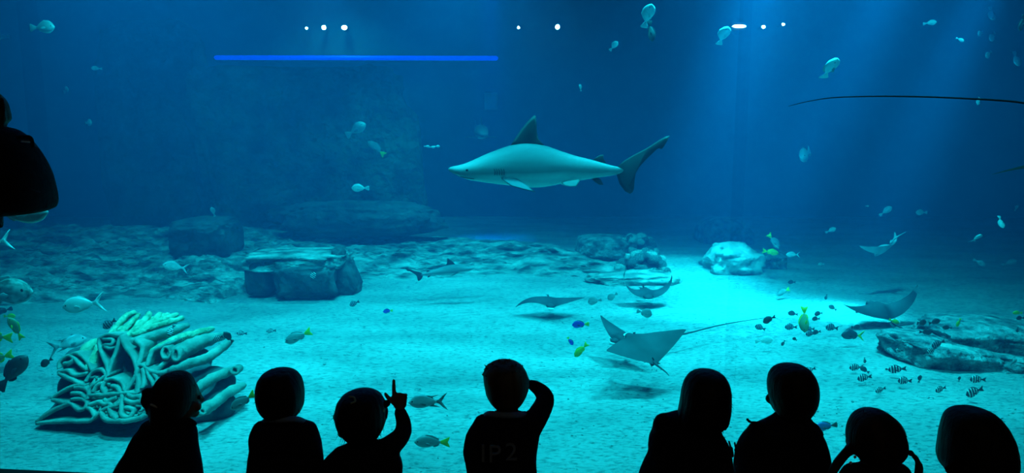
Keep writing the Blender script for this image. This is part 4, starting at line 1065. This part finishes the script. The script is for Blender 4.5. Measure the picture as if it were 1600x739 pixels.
# 4 boy shading his eyes, number on the back
def h4(mb, W, S):
    for x, y, dx, dz, L in ((758, 584, -.8, .0, .02), (760, 577, -.8, .4, .02), (772, 568, -.6, .7, .022), (782, 566, -.4, .8, .022), (790, 565, .1, .9, .018), (800, 566, -.5, .8, .02), (812, 571, .5, .6, .016), (766, 572, -.7, .6, .02)):
        tuft(mb, W(x, y, -.01), (dx, -.1, dz), L, .006)
def e4(t, b, W, S, hc):
    build(local(bent_bar([W(759, 650, .03), W(765, 647, -.04), W(790, 649, -.07), W(812, 648, -.05), W(820, 647, .02)], 5*S), b), 'collar', M['grey_blue'], t)
    def text(body_, px, py, size, off, nm):
        cu = bpy.data.curves.new('lettering', 'FONT'); cu.body = body_; cu.size = size; cu.extrude = .0015; cu.align_x = 'CENTER'; cu.offset = .0
        o = bpy.data.objects.new('tmp', cu); COL.objects.link(o); o.data.resolution_u = 3
        me = bpy.data.meshes.new_from_object(o.evaluated_get(bpy.context.evaluated_depsgraph_get())); bpy.data.objects.remove(o)
        p = W(px, py, 0)
        for v in me.vertices:
            x, y, z = v.co; v.co = Vector((p.x+x, p.y-off-z+.9*x*x*8, p.z+y))-b
        link(nm, me, M['print'], t)
    text('1', 757, 698, .084, .112, 'printed_number'); text('P', 774, 698, .084, .116, 'printed_number'); text('2', 799, 695, .084, .116, 'printed_number')
child('boy with tousled fair hair shading his eyes, pale number on dark top', 2.3, 785,
      [(564, 779, 797), (567, 768, 809), (573, 760, 817), (582, 756, 823), (594, 755, 827), (606, 757, 827), (618, 760, 823), (629, 766, 817), (637, 774, 810)],
      [(644, 770, 818), (650, 757, 828), (657, 744, 835), (666, 735, 840), (678, 728, 843), (694, 724, 842), (710, 723, 839), (726, 727, 838), (739, 729, 840), (800, 730, 842)],
      (791, 607, 62, 76), 0.0, 'hair_blond', 'navy', hair_fn=h4, extra_fn=e4, tufts=34, seed=4, tuft_r=.003, tuft_l=.011, tuft_rows=4,
      arms=('lap', {'pts': [(828, 668, 0), (845, 642, .05), (852, 622, .09), (842, 608, .12), (829, 600, .13)], 'rad': [20, 17, 15, 12, 9], 'hand': ((-.8, .25, .15), (.1, -1, -.2), (.25, .25, .3, .35), .6, 1, .10)}))
# 5 girl with a straight bob, leaning
def h5(mb, W, S):
    for k in range(9): tuft(mb, W(1112+3.2*k, 655, -.03+.006*k), (.12, 0, -1), .045-.003*abs(k-4), .008)
    for k in range(5): tuft(mb, W(1062+2*k, 650, -.03), (-.25, -.2, -1), .03, .008)
child('child with straight shoulder length dark hair leaning close to the next one', 2.2, 1085,
      [(579, 1094, 1114), (582, 1083, 1125), (588, 1075, 1133), (598, 1069, 1139), (612, 1065, 1142), (628, 1063, 1142), (644, 1060, 1141), (656, 1059, 1138), (666, 1066, 1130), (674, 1078, 1118)],
      [(645, 1052, 1112), (650, 1036, 1118), (656, 1026, 1121), (666, 1022, 1124), (680, 1014, 1130), (694, 1012, 1139), (706, 1013, 1143), (722, 1005, 1145), (739, 998, 1147), (800, 985, 1152)],
      (1102, 622, 68, 84), .1, 'hair_black', 'navy_dark', hair_fn=h5, tufts=24, seed=5)
# 6 child with a wide open collar
def e6(t, b, W, S, hc):
    m = MB(); add_mb(m, sil_loft([(646, 1212, 1262), (652, 1206, 1266), (660, 1194, 1272), (668, 1180, 1280), (674, 1172, 1286)], 2.26, .8, dmax=.09))
    m.tube(catmull([W(1166, 653, .0), W(1172, 659, .0), W(1186, 664, .0), W(1204, 668, -.02)], 4), [1.2*S]+[3*S]*5+[5*S]*7, 8)
    m.tube(catmull([W(1285, 683, .0), W(1278, 679, .0), W(1266, 672, -.02)], 4), [1.2*S]+[3*S]*4+[5*S]*4, 8)
    link('wide_collar', fuse(local(m, b), 'wide_collar', .006, 3), M['navy'], t)
    m = bent_bar([W(1139, 690, .02), W(1142, 700, .02), W(1144, 712, .02)], [1.5*S]*5+[3*S]*6); build(local(m, b), 'cord', M['navy'], t)
    m = bent_bar([W(1148, 692, .02), W(1150, 702, .02), W(1152, 712, .02)], [1.5*S]*5+[3*S]*6); build(local(m, b), 'cord', M['navy'], t)
child('child with short brown hair, visible ear and wide open collar', 2.26, 1225,
      [(570, 1228, 1248), (573, 1216, 1259), (579, 1207, 1267), (588, 1202, 1273), (600, 1200, 1277), (614, 1201, 1278), (628, 1205, 1276), (640, 1210, 1271), (650, 1216, 1264)],
      [(656, 1204, 1264), (662, 1188, 1272), (669, 1172, 1278), (678, 1162, 1285), (690, 1154, 1291), (704, 1149, 1295), (720, 1147, 1298), (739, 1145, 1300), (800, 1143, 1305)],
      (1237, 616, 70, 86), .3, 'hair_brown', 'navy_dark', extra_fn=e6, tufts=20, seed=6)
# 7 pigtails
def h7(mb, W, S):
    mb.tube(catmull([W(1405, 694, .0), W(1415, 702, .0), W(1424, 709, .0), W(1432, 717, 0), W(1436, 730, 0), W(1434, 744, 0), W(1428, 756, 0)], 4), [5*S]*5+[3.2*S]*4+[5*S]*6+[7*S]*6+[5*S]*4, 10)
    mb.tube(catmull([W(1340, 692, -.02), W(1330, 700, -.02), W(1318, 712, -.02), W(1306, 728, -.02), W(1298, 744, -.02), W(1294, 756, -.02)], 4), [9*S]*6+[8*S]*8+[7*S]*7, 10)
def e7(t, b, W, S, hc):
    build(local(MB().ell(W(1423, 708, 0), (4.5*S, 5*S, 4.5*S)), b), 'hair_tie', M['black_cloth'], t)
    build(local(MB().ell(W(1331, 700, -.02), (7*S, 9*S, 6*S)), b), 'hair_tie', M['black_cloth'], t)
    for x, y in ((1336, 714), (1329, 723)): build(local(MB().ell(W(x, y, -.075), (2.2*S, 1.5*S, 2.6*S)), b), 'bead', M['clip_white'], t)
child('child with two low pigtails sitting apart from the bob haired neighbour', 1.86, 1370,
      [(640, 1356, 1372), (643, 1346, 1384), (649, 1337, 1393), (658, 1331, 1402), (670, 1327, 1409), (684, 1325, 1413), (698, 1327, 1414), (708, 1333, 1409), (717, 1343, 1402), (724, 1354, 1392)],
      [(722, 1350, 1392), (728, 1336, 1404), (737, 1322, 1416), (752, 1306, 1432), (775, 1298, 1442), (820, 1295, 1446)],
      (1370, 686, 82, 92), .2, 'hair_brown', 'navy_dark', hair_fn=h7, extra_fn=e7, tufts=14, seed=7)
# 8 round bob
def h8(mb, W, S):
    tuft(mb, W(1572, 730, -.02), (1, 0, .05), .036, .009)
    for k in range(8): tuft(mb, W(1478+4*k, 728, -.04), (.25, 0, -1), .03, .009)
    for k in range(6): tuft(mb, W(1560+4*k, 722, -.03), (-.1, 0, -1), .032, .009)
child('child with a thick rounded bob of dark hair flicked out at the ends', 2.0, 1527,
      [(638, 1508, 1526), (640, 1497, 1540), (645, 1487, 1552), (653, 1480, 1561), (665, 1477, 1570), (682, 1474, 1578), (700, 1472, 1582), (716, 1470, 1583), (728, 1473, 1581), (737, 1481, 1573), (745, 1492, 1562)],
      [(742, 1502, 1552), (750, 1482, 1570), (760, 1470, 1582), (780, 1460, 1592), (830, 1456, 1596)],
      (1527, 692, 90, 104), 0.0, 'hair_black', 'navy_dark', hair_fn=h8, tufts=12, seed=8, hair_depth=1.05)

# the grown up by the glass, mostly outside the view, with a backpack
def adult():
    Y = 2.4; c = at(-100, 300, Y); b = Vector((c.x, Y, 0)); t = thing('person', 'fair haired adult in dark clothes standing with a backpack on', 'person', b)
    body = MB(); yaw = PI/2; hc = Vector((-.02, 0, 1.60)); T, R = head_prims(body, hc, .155, .225, yaw)
    body.tube([hc, (0.01, 0, 1.40)], [.052, .058], 14); body.tube([(0.01, 0, 1.42), (0, 0, 1.2), (0.01, 0, .95)], [.08, .12, .12], 16)
    coat = MB(); coat.ell((.01, 0, 1.30), (.115, .19, .15)); coat.ell((0, 0, 1.12), (.115, .16, .17)); coat.ell((-.03, 0, .95), (.105, .165, .16)); coat.tube([(0.01, -.17, 1.38), (0.01, .17, 1.38)], .06, 14)
    for sg in (-1, 1):
        arm = [(0.01, sg*.19, 1.38), (0.0, sg*.23, 1.12), (-.20, sg*.14, 1.08)]
        coat.tube(arm, [.062, .052, .042], 14); body.tube(arm, [.042, .038, .028], 12)
        hand_prims(body, (-.22, sg*.13, 1.08), (-1, -sg*.3, .1), (0, 0, -1), .17, (.5, .55, .6, .65), .6, sg)
    tro = MB(); tro.ell((-.035, 0, .90), (.098, .155, .13))
    for sg in (-1, 1):
        leg = [(-.035, sg*.085, .92), (-.075, sg*.10, .5), (-.09, sg*.10, .09)]
        tro.tube(leg, [.085, .066, .058], 14, round_ends=False); body.tube(leg, [.075, .05, .04], 12)
        sh = MB().ell((-.15, sg*.10, .045), (.135, .048, .045)); build(sh, 'shoe', M['shoe'], t)
    link('body', fuse(body, 'body', .007, 3), M['skin'], t); link('coat', fuse(coat, 'coat', .012, 5), M['black_cloth'], t); link('trousers', fuse(tro, 'trousers', .014, 4), M['trouser'], t)
    hair = MB(); hair.ell(hc+Vector((.02, 0, .03)), (.105, .092, .105)); hair.ell(hc+Vector((.065, 0, -.06)), (.06, .085, .11)); hair.ell(hc+Vector((.085, 0, -.12)), (.05, .07, .07))
    q0 = hc+Vector((.07, 0, .0)); q1 = at(-22, 158, Y)-b; q2 = at(-8, 176, Y)-b; q3 = at(-6, 200, Y)-b
    hair.tube(catmull([q0, q1, q2, q3], 5), [.035]*4+[.045]*5+[.044]*4+[.03]*3, 14)   # ponytail resting on the pack
    for k in range(16): tuft(hair, at(2-k*.4, 152+2.8*k, Y-.03+.004*k)-b, (.35, -.1, -1), .05, .006)
    r = random.Random(4)
    for k in range(60):
        a = r.uniform(-1.2, 1.2); e = r.uniform(-.8, .9); p = hc+Vector((.09*math.cos(a)*math.cos(e)+.02, .09*math.sin(a), .10*math.sin(e)-.03)); tuft(hair, p, (.4, .2*math.sin(a), -1), r.uniform(.04, .08), .006)
    link('hair', fuse(hair, 'hair', .006, 2), M['hair_blond'], t)
    for sg in (-1, 1): build(MB().ell(T(sg*.19, .47, .0), .0105, seg=10, ring=8), 'eye', M['eye'], t)
    build(MB().ell(T(0, .485, -.255), (.02, .008, .005), R, 12, 8), 'mouth', M['lips'], t)
    # backpack: outline follows the view, thickness of a real pack
    Yp = Y; rows = [(197, -24, 4), (203, -27, 22), (212, -28, 32), (224, -28, 42), (240, -28, 52), (256, -28, 60), (274, -28, 67), (292, -28, 72), (306, -28, 76), (318, -27, 77), (327, -24, 73), (332, -18, 62), (335, -5, 42)]
    m = sil_loft(rows, Yp, 1.5, dmax=.15); pb = at(10, 335, Yp); p = thing('backpack', 'black rounded backpack with a shoulder buckle on a standing adult', 'backpack', pb)
    m.ell(at(28, 285, Yp), (.085, .12, .10)); link('bag', fuse(local(m, pb), 'bag', .009, 4), M['black_cloth'], p)
    s = scale_at(40, 220, Yp)
    bk = MB(); bk.tube(catmull([at(28, 214, Yp-.05), at(40, 214, Yp-.06), at(48, 216, Yp-.06), at(51, 228, Yp-.06)], 4), 3.2*s, 8); build(local(bk, pb), 'buckle', M['frame'], p)
    bk = MB(); bk.tube([at(34, 221, Yp-.075), at(46, 222, Yp-.075)], 1.3*s, 8); build(local(bk, pb), 'buckle_bar', M['clip_white'], p)
    for sg in (-1, 1):
        st = MB().tube(catmull([Vector((.03, sg*.11, 1.44))+b, Vector((-.06, sg*.11, 1.40))+b, Vector((-.13, sg*.11, 1.28))+b, Vector((-.08, sg*.13, 1.14))+b, Vector((.03, sg*.13, 1.10))+b, at(-20, 320, Yp)+Vector((0, sg*.1, 0))], 4), .016, 8)
        build(local(st, pb), 'shoulder_strap', M['black_cloth'], p)
    build(local(MB().tube(catmull([at(20, 300, Yp-.15), at(45, 296, Yp-.145), at(62, 300, Yp-.11)], 4), 1.2*s, 6), pb), 'zip', M['frame'], p)
adult()
